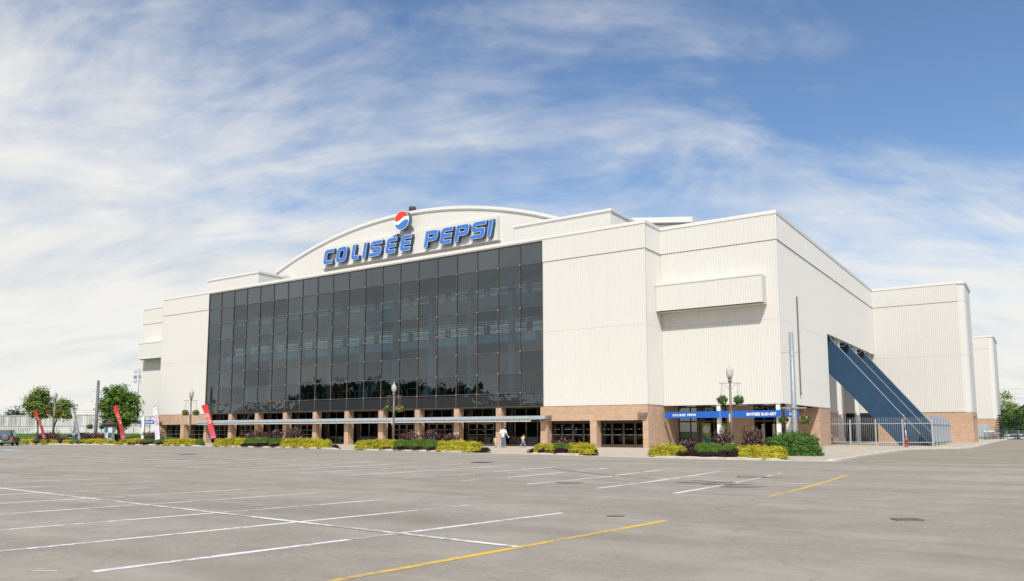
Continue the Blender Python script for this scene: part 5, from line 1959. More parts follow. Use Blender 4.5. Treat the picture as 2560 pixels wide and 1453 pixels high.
# the wood beyond the parking lot behind the viewer: it shows as a dark band in the glass
def wood(name, spots, seed, mat='leaf_far', leaf=0.75, per=420, dense=False):
    random.seed(seed)
    m = MB()
    for (x, y, h, w) in spots:
        if dense:
            for i in range(150):
                q = Vector((x + random.gauss(0, 2.6), y + random.gauss(0, 2.2), random.uniform(0, h * 0.86)))
                leaf_card(m, q, Vector((random.gauss(0, 1), random.gauss(0, 1) , random.gauss(0, .4))), 2.6, 1.2)
        m.tube([(x, y, -0.5), (x, y, h * 0.6)], [0.3, 0.12], 5)
        for i in range(per // 14):
            d = Vector((random.gauss(0, 1), random.gauss(0, 1), random.gauss(0, 1))).normalized()
            rr = random.uniform(0.3, 1) ** 0.5
            q = Vector((x + d.x * w * rr, y + d.y * w * rr, h * 0.56 + d.z * h * 0.42 * rr))
            for j in range(14):
                leaf_card(m, q + Vector((random.gauss(0, 0.8), random.gauss(0, 0.8), random.gauss(0, 0.6))), Vector((random.gauss(0, .7), random.gauss(0, .7), 1)), leaf * random.uniform(.7, 1.3), 1.3)
    return kind(m.build(name, mat), 'stuff')


random.seed(12)
sp_ = []
for k_ in range(46):
    x = -300 + k_ * 4.4 + random.uniform(-1.2, 1.2)
    t_ = (x + 262) / 160
    h = 12.5 + 8.5 * math.sin(min(1, max(0, (t_ - 0.05) / 0.9)) * PI) ** 0.7 + random.uniform(-2.2, 2.4)
    if x < -226:
        h *= 0.72
    if x > -140:
        h *= 0.80
    sp_.append((x, -150 + random.uniform(-8, 8), h, random.uniform(3.0, 4.6)))
for k_ in range(30):
    sp_.append((-96 + k_ * 9 + random.uniform(-3, 3), -168 + random.uniform(-10, 10), random.uniform(5, 8.5), random.uniform(3, 4.5)))
wo = wood('distant_wood', sp_, 301, per=560, dense=True)
wo['label'] = 'dark band of trees mirrored low in the glass front'; wo['category'] = 'trees'
# far trees beyond the white fence on the left and along the horizon
sp_ = []
for k_ in range(16):
    u = -60 + k_ * 8
    p = at(u, 300 + random.uniform(-20, 20), 0)
    sp_.append((p.x, p.y, 8.2 * (0.62 + 0.45 * math.exp(-((u - 38) / 26.0) ** 2)) + random.uniform(-.4, .4), 3.2))
wo = wood('distant_wood', sp_, 302, 'leaf_far', 0.6, 300)
wo['label'] = 'far dark treetops above the white fence at left'; wo['category'] = 'trees'
sp_ = []
for k_ in range(18):
    u = 2470 + k_ * 12
    p = at(u, 330 + random.uniform(-20, 20), 0)
    sp_.append((p.x, p.y, random.uniform(8, 11), 5))
wo = wood('distant_wood', sp_, 303, 'leaf_far', 0.8, 300)
wo['label'] = 'far dark treetops behind the spruces at right'; wo['category'] = 'trees'

# ------------------------------------------------------------------ left background: bank, white fence, mast, pylon
F0, F1 = at(-70, 158), at(372, 128)
fd = Vector((F1.x - F0.x, F1.y - F0.y, 0)); FL = fd.length; fd.normalize()
fn = Vector((fd.y, -fd.x, 0))
zb0 = 1.02
vs, fs = [], []
NX, NY = 30, 12
for i in range(NX + 1):
    for j in range(NY + 1):
        s = -60 + (FL + 75) * i / NX; w = -30 + 62 * j / NY
        p = Vector((F0.x, F0.y, 0)) + fd * s + fn * w
        vs.append((p.x, p.y, zb0 + 0.02 - 1.25 * ss((w - 1.5) / 20)))
for i in range(NX):
    for j in range(NY):
        a = i * (NY + 1) + j
        fs.append((a, a + 1, a + NY + 2, a + NY + 1))
kind(MB().add(vs, fs, True).build('lawn', 'grass'), 'structure')
# blades on the near face of the bank
random.seed(9)
m = MB()
for k_ in range(16000):
    s = random.uniform(0, FL + 8); w = random.uniform(1.0, 27)
    p = Vector((F0.x, F0.y, 0)) + fd * s + fn * w
    p.z = zb0 - 1.25 * ss((w - 1.5) / 20)
    a = random.uniform(0, PI)
    d = Vector((math.cos(a), math.sin(a), 0)) * 0.07
    m.add([p - d, p + d, p + Vector((random.gauss(0, .06), random.gauss(0, .06), random.uniform(.08, .2)))], [(0, 1, 2)])
gr = kind(m.build('lawn_grass', 'leaf_green'), 'stuff')
gr['label'] = 'mown green grass on the bank below the white fence'; gr['category'] = 'grass'

fen = thing('board_fence', 'tall weathered white board fence along the bank at left', 'fence', (F0.x, F0.y, zb0), math.atan2(fd.y, fd.x))
sp_b = 0.40
nb = int(FL / sp_b)
bl = MB().box(-0.13, 0.13, -0.06, -0.03, 0.1, 1.15).mesh('board', 'white_board')
bu = MB().box(-0.15, 0.15, 0.03, 0.06, 1.05, 3.0).mesh('board', 'grey_board')
bf = MB().box(-0.17, 0.17, 0.035, 0.065, 1.05, 2.98).mesh('board', 'white_board')
random.seed(5)
for i in range(nb):
    link('board', bl, fen, (sp_b * i, 0, 0))
    o = link('board', bu if random.random() < 0.6 else bf, fen, (sp_b * i + 0.2, 0, random.uniform(-0.03, 0.03)))
for z in (0.05, 0.95, 1.25, 2.9):
    box('rail', 'grey_board', fen, -1, FL, -0.025, 0.025, z, z + 0.12)
for i in range(int(FL / 3.2) + 1):
    box('post', 'grey_board', fen, 3.2 * i - 0.06, 3.2 * i + 0.06, 0.07, 0.19, 0, 3.1)
box('footing', 'drain_iron', fen, -1, FL, -0.1, 0.02, -0.35, 0.05)

ma = thing('floodlight_mast', 'slim steel floodlight mast with six lamps beside the left wall', 'floodlight', at(340, 172, 0), YAW)
Hm = zat(340, 918, 172)
MB().tube([(0, 0, 0), (0, 0, Hm)], [0.16, 0.09], 8).build('mast', 'galvanised', ma)
for i, v in enumerate((922, 935, 947)):
    z = zat(340, v, 172)
    MB().beam((-0.95, 0, z), (0.95, 0, z), 0.08, 0.08).build('crossbar', 'galvanised', ma)
    for x in (-0.6, 0.45):
        l_ = MB().lathe([(0.05, -0.1), (0.3, 0.0), (0.36, 0.25), (0.30, 0.26)], n=12)
        vv = [Vector(q) for q in l_.v]
        rot = Matrix.Rotation(PI / 2 + 0.35 * (1 if i % 2 else -0.4), 3, 'X')
        l_.v = [tuple(rot @ q + Vector((x, -0.1, z - 0.35))) for q in vv]
        l_.build('lamp_head', 'galvanised_light', ma)

py = thing('transmission_pylon', 'tiny far lattice transmission pylon above the fence at left', 'pylon', at(39, 520, 0), YAW)
Hp = zat(39, 1017, 520)
m = MB()
for sx in (-1, 1):
    for sy in (-1, 1):
        m.tube([(sx * 1.6, sy * 1.6, 0), (sx * 0.35, sy * 0.35, Hp)], 0.13, 4)
for z in (0.3, 0.5, 0.7, 0.85):
    w = 1.6 - 1.25 * z
    m.tube([(-w, -w, Hp * z), (w, w, Hp * (z + .12))], 0.08, 4).tube([(w, -w, Hp * z), (-w, w, Hp * (z + .12))], 0.08, 4)
m.build('lattice', 'galvanised', py)
m = MB()
for z, w in ((0.74, 3.2), (0.87, 2.6), (0.98, 1.6)):
    m.beam((-w, 0, Hp * z), (w, 0, Hp * z), 0.25, 0.25)
m.build('cross_arms', 'galvanised', py)


def wire(label, a, b, sag, r):
    a, b = Vector(a), Vector(b)
    pts = []
    for k in range(13):
        t = k / 12
        p = a.lerp(b, t); p.z -= sag * 4 * t * (1 - t); pts.append(p)
    return tag(MB().tube(pts, r, 4).build('power_line', 'drain_iron'), label, 'cable', 'power lines')


for i, v in enumerate((974, 986, 997)):
    a = at(2470, 420); a.z = zat(2470, v + 2, 420)
    b = at(2680, 380); b.z = zat(2680, v - 6, 380)
    wire(('topmost thin power line over the trees at right', 'middle thin power line over the trees at right', 'lowest thin power line over the trees at right')[i], a, b, 0.6, 0.035)
for i, v in enumerate((1019, 1025)):
    a = at(39, 520); a.z = zat(39, v, 520)
    b = at(330, 600); b.z = zat(330, v - 6, 600)
    wire(('upper faint power line above the fence at left', 'lower faint power line above the fence at left')[i], a, b, 2.0, 0.05)

# ------------------------------------------------------------------ advertising column and tub
ki = thing('advertising_column', 'octagonal poster column with a dark pointed roof beside the tub', 'kiosk', at(273, 108, -0.02), YAW + 0.2)
n8 = 8
MB().lathe([(0.78, 0), (0.78, 0.35), (0.62, 0.4), (0.62, 0.55)], n=8, smooth=False).build('plinth', 'concrete', ki)
body = MB().lathe([(0.60, 0.55), (0.60, 2.05)], n=8, smooth=False).build('drum', 'poster_pale', ki)
random.seed(4)
pc = ['poster_blue', 'sign_white', 'poster_pale', 'interior_red', 'poster_blue', 'sign_white', 'poster_blue', 'poster_pale']
for k_ in range(8):
    a = 2 * PI * (k_ + 0.5) / 8
    rr = 0.60 * math.cos(PI / 8) + 0.008
    c = Vector((rr * math.cos(a), rr * math.sin(a), 0)); s = Vector((-math.sin(a), math.cos(a), 0)) * 0.2
    for (z0, z1, mt) in ((0.65, 1.25, pc[k_]), (1.32, 1.98, pc[(k_ + 3) % 8])):
        MB().add([c - s + Vector((0, 0, z0)), c + s + Vector((0, 0, z0)), c + s + Vector((0, 0, z1)), c - s + Vector((0, 0, z1))], [(0, 1, 2, 3)]).build('poster', mt, body)
MB().lathe([(0.66, 2.02), (0.72, 2.06), (0.72, 2.26), (0.80, 2.30)], n=8, smooth=False).build('cornice', 'black_plastic', ki)
MB().lathe([(0.82, 2.28), (0.45, 2.6), (0.20, 2.92), (0.06, 3.05), (0.06, 3.12), (0.01, 3.2)], n=8, smooth=False).build('roof', 'drain_iron', ki)
tb = thing('planter_tub', 'large black tapered tub planted with yellow flowers', 'planter', at(296, 108.5, -0.02), 0)
MB().lathe([(0.30, 0), (0.33, 0.03), (0.47, 1.0), (0.52, 1.02), (0.52, 1.10), (0.46, 1.10), (0.45, 1.02)], n=20).build('tub', 'black_plastic', tb)
tf = kind(link('flowers', PET['white'].copy(), tb, (0, 0, 1.1), 0, (1.3, 1.3, .5)), 'stuff')
tf.data.materials.clear()
tf.data.materials.append(MATS['flower_yellow'])
link('foliage', BASK[0], tb, (0, 0, 1.1), 0, (1.2, 1.2, .4))
# post with a notice at the west corner
pn = thing('notice_post', 'white square post with grey notice board before the left fence', 'sign post', at(357, 100, -0.02), YAW)
box('post', 'white_paint', pn, -0.14, 0.14, -0.14, 0.14, 0, zat(357, 1039, 100))
box('notice', 'poster_pale', pn, -0.50, -0.18, -0.05, 0.0, zat(357, 1037, 100), zat(357, 1025, 100))

# ------------------------------------------------------------------ steel picket fence round the exit stairs
FX = on_y(2331, 1100, P0).x
fe = thing('picket_fence', 'grey steel picket fence with spear tops in front of the blue stairs', 'fence', (W2, P0, 0))
Lf = FX - W2
zt_, zp, zr, zb1 = 2.0, 2.62, 2.03, 0.32
pk = MB()
pk.tube([(0, 0, 0.05), (0, 0, 2.35), (0, 0.02, 2.5), (0, 0.09, 2.64)], [0.014, 0.014, 0.012, 0.003], 5)
pkm = pk.mesh('picket', 'fence_paint')
npk = int(Lf / 0.165)
for k_ in range(1, npk):
    link('picket', pkm, fe, (Lf * k_ / npk, 0, 0))
for z in (zr, zb1):
    box('rail', 'fence_paint', fe, 0.0, Lf, -0.05, -0.015, z - 0.035, z + 0.035)
for u in (2126, 2190, 2258, 2331):
    x = on_y(u, 1100, P0).x - W2
    po = box('post', 'fence_paint', fe, x - 0.06, x + 0.06, -0.07, 0.05, 0, 2.35)
    MB().blob((x, -0.01, 2.36), 0.07, 6).build('post_cap', 'fence_paint', po)
f2 = thing('picket_fence', 'grey steel fence with mesh panels and inward bent tops beside the street', 'fence', (FX, P0, 0))
Ls = 16.5
for k_ in range(6):
    y0, y1 = Ls * k_ / 6 + 0.05, Ls * (k_ + 1) / 6 - 0.05
    box('mesh_panel', 'galvanised', f2, -0.02, 0.0, y0, y1, 0.3, 2.1)
    MB().add([(0, y0, 2.1), (0, y1, 2.1), (-0.1, y1, 2.5), (-0.1, y0, 2.5), (-0.5, y1, 2.85), (-0.5, y0, 2.85)], [(0, 1, 2, 3), (3, 2, 4, 5)]).build('bent_top', 'galvanised', f2)
for k_ in range(7):
    y = Ls * k_ / 6
    box('post', 'fence_paint', f2, -0.02, 0.10, y - 0.06, y + 0.06, 0, 2.4)
for k_ in range(1, 24):
    if k_ % 4:
        box('picket', 'fence_paint', f2, 0.02, 0.05, Ls * k_ / 24 - 0.02, Ls * k_ / 24 + 0.02, 0.1, 2.1)
for z in (2.0, 0.35):
    box('rail', 'fence_paint', f2, 0.005, 0.07, 0.07, Ls - 0.07, z - 0.04, z + 0.04)
# fire hydrant
Dh = (Vector((*on_z(2266, 1120.5, 0.0).xy, 0)) - Vector((CAM.x, CAM.y, 0))).length
hy = thing('fire_hydrant', 'red fire hydrant with orange cap before the steel fence', 'hydrant', on_z(2266, 1120.5, 0.0), YAW)
MB().lathe([(0.16, 0), (0.16, 0.06), (0.115, 0.08), (0.115, 0.5), (0.14, 0.53), (0.14, 0.57)], n=16).build('barrel', 'hydrant_red', hy)
MB().lathe([(0.15, 0.57), (0.16, 0.6), (0.13, 0.70), (0.06, 0.76), (0.04, 0.77), (0.04, 0.83), (0.0, 0.84)], n=16).build('bonnet', 'hydrant_orange', hy)
MB().tube([(-0.22, 0, 0.46), (0.22, 0, 0.46)], 0.055, 10).tube([(0, -0.2, 0.42), (0, 0, 0.42)], 0.07, 10).build('outlets', 'hydrant_red', hy)
mp = thing('marker_stake', 'tall faded red and white hydrant marker stake', 'stake', on_z(2272, 1119.8, 0.0) + EY * 0.3, YAW)
Hs = zat(2266, 1037, Dh)
for k_ in range(4):
    MB().tube([(-0.16 * k_ / 4, 0, Hs * k_ / 4), (-0.16 * (k_ + 1) / 4, 0, Hs * (k_ + 1) / 4)], 0.035, 8).build('stake_band', 'marker_red' if k_ == 3 else ('white_paint' if k_ % 2 else 'fence_paint'), mp)
# bollards and far fence on the right
for i, u in enumerate((2461, 2470, 2476, 2482)):
    D = 140 + i * 5
    b = thing('bollard', 'grey steel bollard by the far grey door, %s from the left' % ORD[i].replace('leftmost', 'first'), 'bollard', at(u, D, 0), 0, 'bollards by the far door')
    MB().lathe([(0.16, 0), (0.16, 1.5), (0.12, 1.6), (0.02, 1.64)], n=12).build('shaft', 'galvanised', b)
    MB().lathe([(0.165, 1.15), (0.165, 1.35)], n=12).build('band', 'white_paint', b)
ff = thing('chain_link_fence', 'low chain link fence across the end of the side street', 'fence', (0, 0, -0.2))
A, B = at(2488, 157), at(2640, 148)
d_ = (B - A); d_.z = 0
m = MB()
for k_ in range(60):
    t = k_ / 60
    p = A + d_ * t; q = A + d_ * min(1, t + 0.06); r = A + d_ * max(0, t - 0.06)
    m.tube([(p.x, p.y, 0.1), (q.x, q.y, 1.5)], 0.006, 3).tube([(p.x, p.y, 0.1), (r.x, r.y, 1.5)], 0.006, 3)
m.build('mesh', 'galvanised', ff)
for k_ in range(6):
    p = A + d_ * (k_ / 5)
    MB().tube([(p.x, p.y, 0), (p.x, p.y, 1.65)], 0.045, 6).build('post', 'galvanised', ff)
MB().tube([(A.x, A.y, 1.55), (B.x, B.y, 1.55)], 0.03, 6).tube([(A.x, A.y, 0.12), (B.x, B.y, 0.12)], 0.02, 6).build('rail', 'galvanised', ff)
# weed at the foot of the brick wall
wd = thing('weed', 'small weed growing at the foot of the east brick wall', 'plant', (15.9, D2 - 0.3, 0), 0)
link('leaves', SH['bush'][0][0], wd, (0, 0, 0), 0, (0.35, 0.3, 0.6))

# ------------------------------------------------------------------ cars
def car(name, label, loc, rz, L, W, H, body_mat, low_mat, suv, detail=True):
    """local: +y forward, rear at y = -L/2"""
    t = thing(name, label, 'car', loc, rz)
    h0 = 0.30 if suv else 0.20
    hb = H * 0.56
    w = W / 2
    prof = [(-L / 2 + 0.02, h0 + 0.05), (-L / 2, 0.62), (-L / 2 + 0.03, hb), (L / 2 - 1.15, hb + 0.02), (L / 2 - 0.15, hb - 0.16), (L / 2, 0.6), (L / 2 - 0.03, h0)]
    m = MB()
    n = len(prof)
    vs = [(-w, y, z) for y, z in prof] + [(w, y, z) for y, z in prof]
    m.add(vs, [tuple(range(n)), tuple(range(2 * n - 1, n - 1, -1))] + [(i, i + n, (i + 1) % n + n, (i + 1) % n) for i in range(n)])
    b = m.build('body', body_mat, t, True)
    bv = b.modifiers.new('bevel', 'BEVEL'); bv.width = 0.07; bv.segments = 3
    gp = [(-L / 2 + 0.06, hb - 0.03), (-L / 2 + (0.22 if suv else 0.75), H), (L / 2 - (1.95 if suv else 2.0), H), (L / 2 - 1.2, hb - 0.03)]
    m = MB()
    ti = 0.17
    vs = [(-w + 0.04, gp[0][0], gp[0][1]), (-w + ti, gp[1][0], gp[1][1]), (-w + ti, gp[2][0], gp[2][1]), (-w + 0.04, gp[3][0], gp[3][1])]
    vs += [(-x, y, z) for x, y, z in vs]
    m.add(vs, [(0, 1, 2, 3), (7, 6, 5, 4), (0, 4, 5, 1), (1, 5, 6, 2), (2, 6, 7, 3)])
    c = m.build('cabin', body_mat, t, True)
    bv = c.modifiers.new('bevel', 'BEVEL'); bv.width = 0.05; bv.segments = 2

    def on_rear(x, f):        # rear screen plane
        y = gp[0][0] + (gp[1][0] - gp[0][0]) * f; z = gp[0][1] + (gp[1][1] - gp[0][1]) * f
        return (x, y - 0.014, z)
    xr = w - 0.20
    MB().add([on_rear(-xr, 0.14), on_rear(xr, 0.14), on_rear(xr - 0.10, 0.88), on_rear(-xr + 0.10, 0.88)], [(0, 1, 2, 3)]).build('rear_window', 'car_glass', c)
    for s in (-1, 1):
        x0, x1 = s * (w - 0.035), s * (w - ti + 0.01)
        zz0, zz1 = hb + 0.05, H - 0.07
        f = lambda z: x0 + (x1 - x0) * (z - hb) / (H - hb)
        MB().add([(f(zz0) + s * 0.012, gp[0][0] + 0.2, zz0), (f(zz0) + s * 0.012, gp[3][0] - 0.2, zz0), (f(zz1) + s * 0.012, gp[2][0] - 0.02, zz1), (f(zz1) + s * 0.012, gp[1][0] + 0.08, zz1)], [(0, 1, 2, 3)]).build('side_window', 'car_glass', c)
        box('tail_light', 'tail_light', b, min(s * (w - 0.22), s * (w + 0.005)), max(s * (w - 0.22), s * (w + 0.005)), -L / 2 - 0.02, -L / 2 + 0.1, hb - 0.30, hb - 0.03)
    MB().add([(-w + 0.1, gp[3][0] + 0.005, gp[3][1] + 0.05), (w - 0.1, gp[3][0] + 0.005, gp[3][1] + 0.05), (w - ti - 0.05, gp[2][0] + 0.02, gp[2][1] - 0.05), (-w + ti + 0.05, gp[2][0] + 0.02, gp[2][1] - 0.05)], [(0, 1, 2, 3)]).build('windscreen', 'car_glass', c)
    bp = box('bumper', low_mat, t, -w - 0.01, w + 0.01, -L / 2 - 0.12, -L / 2 + 0.25, h0 + 0.02, 0.66)
    bv = bp.modifiers.new('bevel', 'BEVEL'); bv.width = 0.06; bv.segments = 3
    box('number_plate', 'number_plate', bp, -w + 0.32, -w + 0.68, -L / 2 - 0.135, -L / 2 - 0.121, 0.42, 0.60)
    if suv:
        sw = thing('spare', 'x', 'x') if False else None
        q = MB().lathe([(0.02, 0), (0.31, 0.0), (0.345, 0.03), (0.35, 0.18), (0.30, 0.22)], n=24)
        q.v = [(0.20 + v[0], -L / 2 - 0.22 + v[2], 0.90 + v[1]) for v in q.v]
        sp0 = q.build('spare_wheel_cover', 'car_grey', t)
        q = MB().lathe([(0.35, 0.06), (0.37, 0.08), (0.37, 0.15), (0.34, 0.17)], n=24)
        q.v = [(0.20 + v[0], -L / 2 - 0.22 + v[2], 0.90 + v[1]) for v in q.v]
        q.build('tyre', 'tyre', sp0)
    rw = 0.34 if suv else 0.30
    for s in (-1, 1):
        for y in (-L / 2 + 0.72, L / 2 - 0.8):
            q = MB().lathe([(rw * 0.6, -0.11), (rw, -0.10), (rw + 0.01, 0), (rw, 0.10), (rw * 0.6, 0.11)], n=20)
            q.v = [(s * (w - 0.11) + v[2], y + v[0], rw + v[1]) for v in q.v]
            wl_ = q.build('wheel', 'tyre', t)
            q = MB().lathe([(0.03, 0.115), (rw * 0.58, 0.112), (rw * 0.6, 0.09)], n=14)
            q.v = [(s * (w - 0.11) + s * v[2], y + v[0], rw + v[1]) for v in q.v]
            q.build('rim', 'galvanised', wl_)
    box('underbody', 'black_plastic', t, -w + 0.15, w - 0.15, -L / 2 + 0.2, L / 2 - 0.2, h0 - 0.08, h0 + 0.1)
    return t


pc_ = at(19.5, 104)
car('parked_car', 'dark compact off-roader seen from behind with a spare wheel on its door', (pc_.x, pc_.y, G(pc_.x, pc_.y)), YAW + 0.36, 3.7, 1.72, 1.70, 'car_dark', 'car_grey', True)
pc_ = at(186, 124)
car('parked_car', 'small white car half hidden behind the hedges at left', (pc_.x, pc_.y, -0.12), YAW + 2.6, 3.9, 1.62, 1.40, 'car_white', 'car_white', False)
for i, (u, D) in enumerate(((2521, 172), (2548, 174))):
    pc_ = at(u, D)
    car('parked_car', ('white car behind the chain link fence left of the spruce', 'white car behind the chain link fence under the right spruce')[i], (pc_.x, pc_.y, -0.7), YAW + 1.5 + 0.2 * i, 4.4, 1.75, 1.45, 'car_white', 'car_white', False)
kind(box('far_lot', 'street_asphalt', None, 5, 60, 116, 150, -0.9, -0.70), 'structure')

# ------------------------------------------------------------------ people
def remeshed(name, chains, mat, parent, voxel=0.012):
    m = MB()
    for ch in chains:
        pts = [Vector(c[:3]) for c in ch]; rd = [c[3] for c in ch]
        for i in range(len(pts) - 1):
            a, b = pts[i], pts[i + 1]
            n = max(2, int((b - a).length / 0.05))
            m.tube([a.lerp(b, k / n) for k in range(n + 1)], [rd[i] + (rd[i + 1] - rd[i]) * k / n for k in range(n + 1)], 12)
        for p, r in zip(pts, rd):
            m.blob(p, r, 8)
    o = m.build(name, mat, None)
    md = o.modifiers.new('r', 'REMESH'); md.mode = 'VOXEL'; md.voxel_size = voxel
    sm = o.modifiers.new('s', 'SMOOTH'); sm.iterations = 4; sm.factor = 0.5
    bpy.context.view_layer.update()
    me = bpy.data.meshes.new_from_object(o.evaluated_get(bpy.context.evaluated_depsgraph_get()))
    me.materials.clear(); me.materials.append(MATS[mat])
    for p in me.polygons:
        p.use_smooth = True
    bpy.data.objects.remove(o)
    return link(name, me, parent)


def lerp3(a, b, t):
    return tuple(a[i] + (b[i] - a[i]) * t for i in range(3))


def hand(wrist, direc, side, s, curl=0.35):
    """palm, four fingers and a thumb as chains; direc points from wrist to knuckles"""
    d = Vector(direc).normalized(); w = Vector(wrist)
    lat = d.cross(Vector((0, 1, 0))).normalized() * side
    fw = lat.cross(d).normalized()
    out = [[(*w, .026 * s), (*(w + d * .045 * s), .034 * s), (*(w + d * .085 * s), .034 * s)]]
    for i, ln in enumerate((.070, .080, .074, .058)):
        b = w + d * .09 * s + fw * ((i - 1.5) * .019 * s)
        c1 = b + d * ln * .5 * s
        c2 = c1 + (d - lat * curl * 1.2).normalized() * ln * .5 * s
        out.append([(*b, .010 * s), (*c1, .009 * s), (*c2, .0075 * s)])
    tb_ = w + d * .03 * s + fw * (-.035 * s)
    out.append([(*tb_, .012 * s), (*(tb_ + (d - fw * .7).normalized() * .045 * s), .0105 * s), (*(tb_ + (d - fw * .3).normalized() * .085 * s), .009 * s)])
    return out


def person(label, loc, rz, H, J, clothes, hair, vox):
    """J: joints in metres for a 1.75 m figure, scaled to H. x to the right of the view, y away, z up"""
    s = H / 1.75
    q = {k: Vector(v) * s for k, v in J.items()}
    t = thing('person', label, 'person', loc, rz)
    R = lambda v: v * s * clothes.get('bulk', 1.0)
    V = lambda p, r: (p.x, p.y, p.z, r)
    hd = q['head']
    body = []
    body.append([V(q['pelvis'], R(.125)), V(q['waist'], R(.125)), V(q['chest'], R(.145)), V((q['shl'] + q['shr']) / 2, R(.10)), V(q['neck'], R(.058)), V(hd - Vector((0, 0, .06 * s)), R(.062))])
    body.append([V(q['shl'], R(.068)), V(q['chest'], R(.12)), V(q['shr'], R(.068))])
    body.append([V(q['hipl'], R(.095)), V(q['pelvis'], R(.11)), V(q['hipr'], R(.095))])
    fc = q['face'].normalized()
    sd_ = fc.cross(Vector((0, 0, 1))).normalized()
    hs = s * clothes.get('head', 1.0)
    body.append([V(hd - Vector((0, 0, .035 * hs)) + fc * .02 * hs, .074 * hs), V(hd + Vector((0, 0, .04 * hs)), .092 * hs)])
    body.append([V(hd + fc * .08 * hs - Vector((0, 0, .005 * hs)), .016 * hs), V(hd + fc * .105 * hs - Vector((0, 0, .028 * hs)), .015 * hs)])   # nose
    body.append([V(hd + fc * .07 * hs - Vector((0, 0, .095 * hs)), .035 * hs), V(hd + fc * .03 * hs - Vector((0, 0, .08 * hs)), .05 * hs)])      # chin
    for e in (-1, 1):
        body.append([V(hd + sd_ * e * .085 * hs + Vector((0, 0, .01 * hs)), .02 * hs), V(hd + sd_ * e * .088 * hs - Vector((0, 0, .03 * hs)), .014 * hs)])
    for L in 'lr':
        body.append([V(q['sh' + L], R(.062)), V(q['el' + L], R(.042)), V(q['wr' + L], R(.029))])
        body += hand(q['wr' + L], q['ha' + L] - q['wr' + L], 1 if L == 'l' else -1, s)
        body.append([V(q['hip' + L], R(.088)), V(q['kn' + L], R(.058)), V(q['an' + L], R(.040))])
        body.append([V(q['an' + L] - Vector((0, 0, .03 * s)), R(.042)), V(q['to' + L], R(.034))])
    remeshed('body', body, 'skin', t, vox)
    g = 1.17
    shirt = [[V(q['pelvis'] + Vector((0, 0, .0)), R(.150)), V(q['waist'], R(.150)), V(q['chest'], R(.168)), V((q['shl'] + q['shr']) / 2 - Vector((0, 0, .015 * s)), R(.115))],
             [V(q['shl'], R(.082)), V(q['chest'], R(.14)), V(q['shr'], R(.082))]]
    for L in 'lr':
        e = q['sh' + L].lerp(q['el' + L], .72)
        shirt.append([V(q['sh' + L], R(.082)), V(e, R(.068))])
    remeshed('shirt', shirt, clothes['shirt'], t, vox * 1.2)
    tr = [[V(q['hipl'] + Vector((0, 0, .03 * s)), R(.112)), V(q['pelvis'] + Vector((0, 0, .01 * s)), R(.128)), V(q['hipr'] + Vector((0, 0, .03 * s)), R(.112))]]
    for L in 'lr':
        tr.append([V(q['hip' + L], R(.108)), V(q['kn' + L], R(.080)), V(q['an' + L] + Vector((0, 0, .02 * s)), R(.070))])
    remeshed('trousers', tr, clothes['trousers'], t, vox * 1.2)
    for L in 'lr':
        a = q['an' + L] - Vector((0, 0, .045 * s)); b = q['to' + L]
        remeshed('shoe', [[V(a - (b - a) * .25, R(.042)), V(a, R(.046)), V(b, R(.040))]], 'shoe_grey', t, vox)
    if hair == 'cap':
        m = MB().blob(hd + Vector((0, 0, .055 * hs)), (.105 * hs, .105 * hs, .085 * hs), 8)
        m.tube([hd + Vector((0, 0, .055 * hs)) + fc * .07 * hs, hd + Vector((0, 0, .045 * hs)) + fc * .19 * hs], [.075 * hs, .045 * hs], 8)
        c = m.build('cap', 'cap_black', t)
        MB().blob(hd + Vector((0, 0, .085 * hs)) + fc * .06 * hs, (.065 * hs, .065 * hs, .055 * hs), 6).build('cap_front', 'cloth_white', c)
    else:
        MB().blob(hd + Vector((0, 0, .045 * hs)) - fc * .018 * hs, (.102 * hs, .102 * hs, .09 * hs), 8).build('hair', 'hair_brown', t)
    for e in (-1, 1):
        MB().blob(hd + fc * .088 * hs + sd_ * e * .034 * hs + Vector((0, 0, .012 * hs)), .011 * hs, 5).build('eye', 'cap_black', t)
    return t


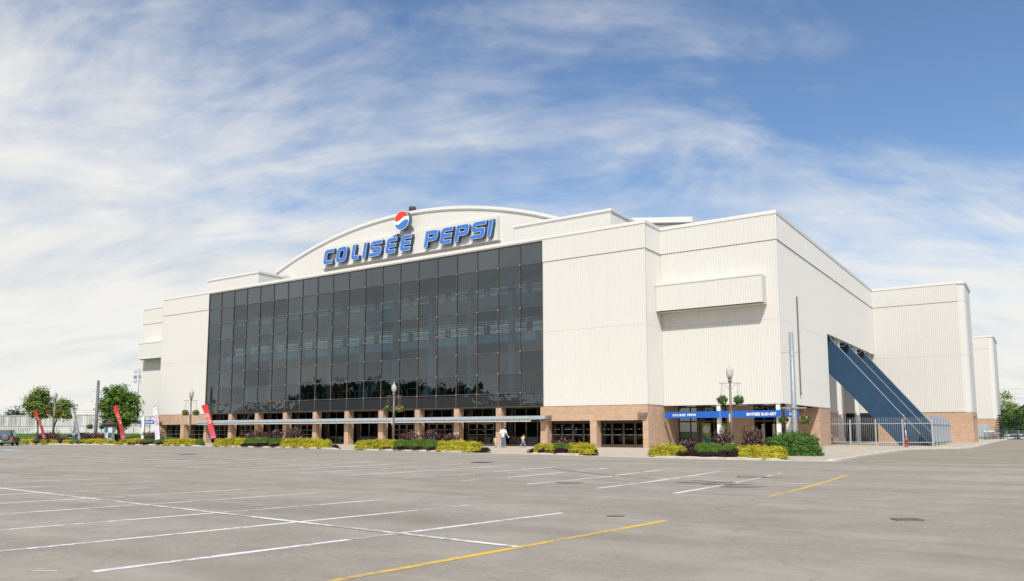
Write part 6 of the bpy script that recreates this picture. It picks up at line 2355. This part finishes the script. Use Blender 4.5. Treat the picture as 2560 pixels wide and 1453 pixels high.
man = dict(pelvis=(0, 0, .94), waist=(0, 0, 1.08), chest=(.01, 0, 1.28), neck=(.03, 0, 1.52), head=(.05, -.01, 1.62), face=(.75, -.66, -.1),
           shl=(-.17, .05, 1.43), shr=(.19, -.05, 1.43), ell=(-.27, .03, 1.15), wrl=(-.36, 0, .92), hal=(-.43, 0, .86), elr=(.30, -.06, 1.16), wrr=(.42, -.14, .95), har=(.47, -.17, .89),
           hipl=(-.09, .03, .92), hipr=(.09, -.03, .92), knl=(-.06, -.02, .50), anl=(-.10, .06, .11), tol=(.02, -.04, .045), knr=(.10, -.08, .50), anr=(.08, -.03, .095), tor=(.20, -.12, .04))
p_man = on_z(1257, 1119.3, 0.0)
pm_ = person('man in white shirt, jeans and black cap holding a child by the hand', p_man, YAW, 1.76, man, dict(shirt='cloth_white', trousers='denim'), 'cap', 0.0095)
box('shirt_print', 'cap_black', pm_, .02, .11, -.185, -.178, 1.28, 1.30)
MB().blob(Vector((.47, -.18, .88)), (.05, .04, .06), 6).build('held_paper', 'cloth_white', pm_)
kid = dict(man); kid.update(head=(.03, 0, 1.60), face=(.7, -.7, 0), ell=(-.28, 0, 1.14), wrl=(-.38, 0, .90), hal=(-.42, 0, .82), elr=(.30, 0, 1.28), wrr=(.47, 0, 1.42), har=(.56, 0, 1.50))
person('small child in grey overalls and a pale cap at the man\'s side', on_z(1238, 1119.8, 0.0), YAW, 0.93, kid, dict(shirt='cloth_yellow', trousers='cloth_grey', head=1.35, bulk=1.1), 'cap', 0.0075)
boy = dict(man); boy.update(face=(1, -.2, 0), head=(.06, 0, 1.61), hipl=(-.05, .05, .92), hipr=(.05, -.05, .92), knl=(-.12, .05, .55), anl=(-.42, .06, .20), tol=(-.36, .05, .10), knr=(.26, -.05, .52), anr=(.24, -.06, .10), tor=(.36, -.07, .05),
                            ell=(-.20, .10, 1.16), wrl=(-.05, .12, .98), hal=(.02, .12, .93), elr=(.02, -.18, 1.16), wrr=(-.08, -.20, .92), har=(-.12, -.20, .85))
person('boy in pale yellow shirt and jeans striding ahead of the man', on_z(1307, 1119.8, 0.0), YAW, 1.06, boy, dict(shirt='cloth_yellow', trousers='denim_pale', head=1.28, bulk=1.08), 'hair', 0.0075)
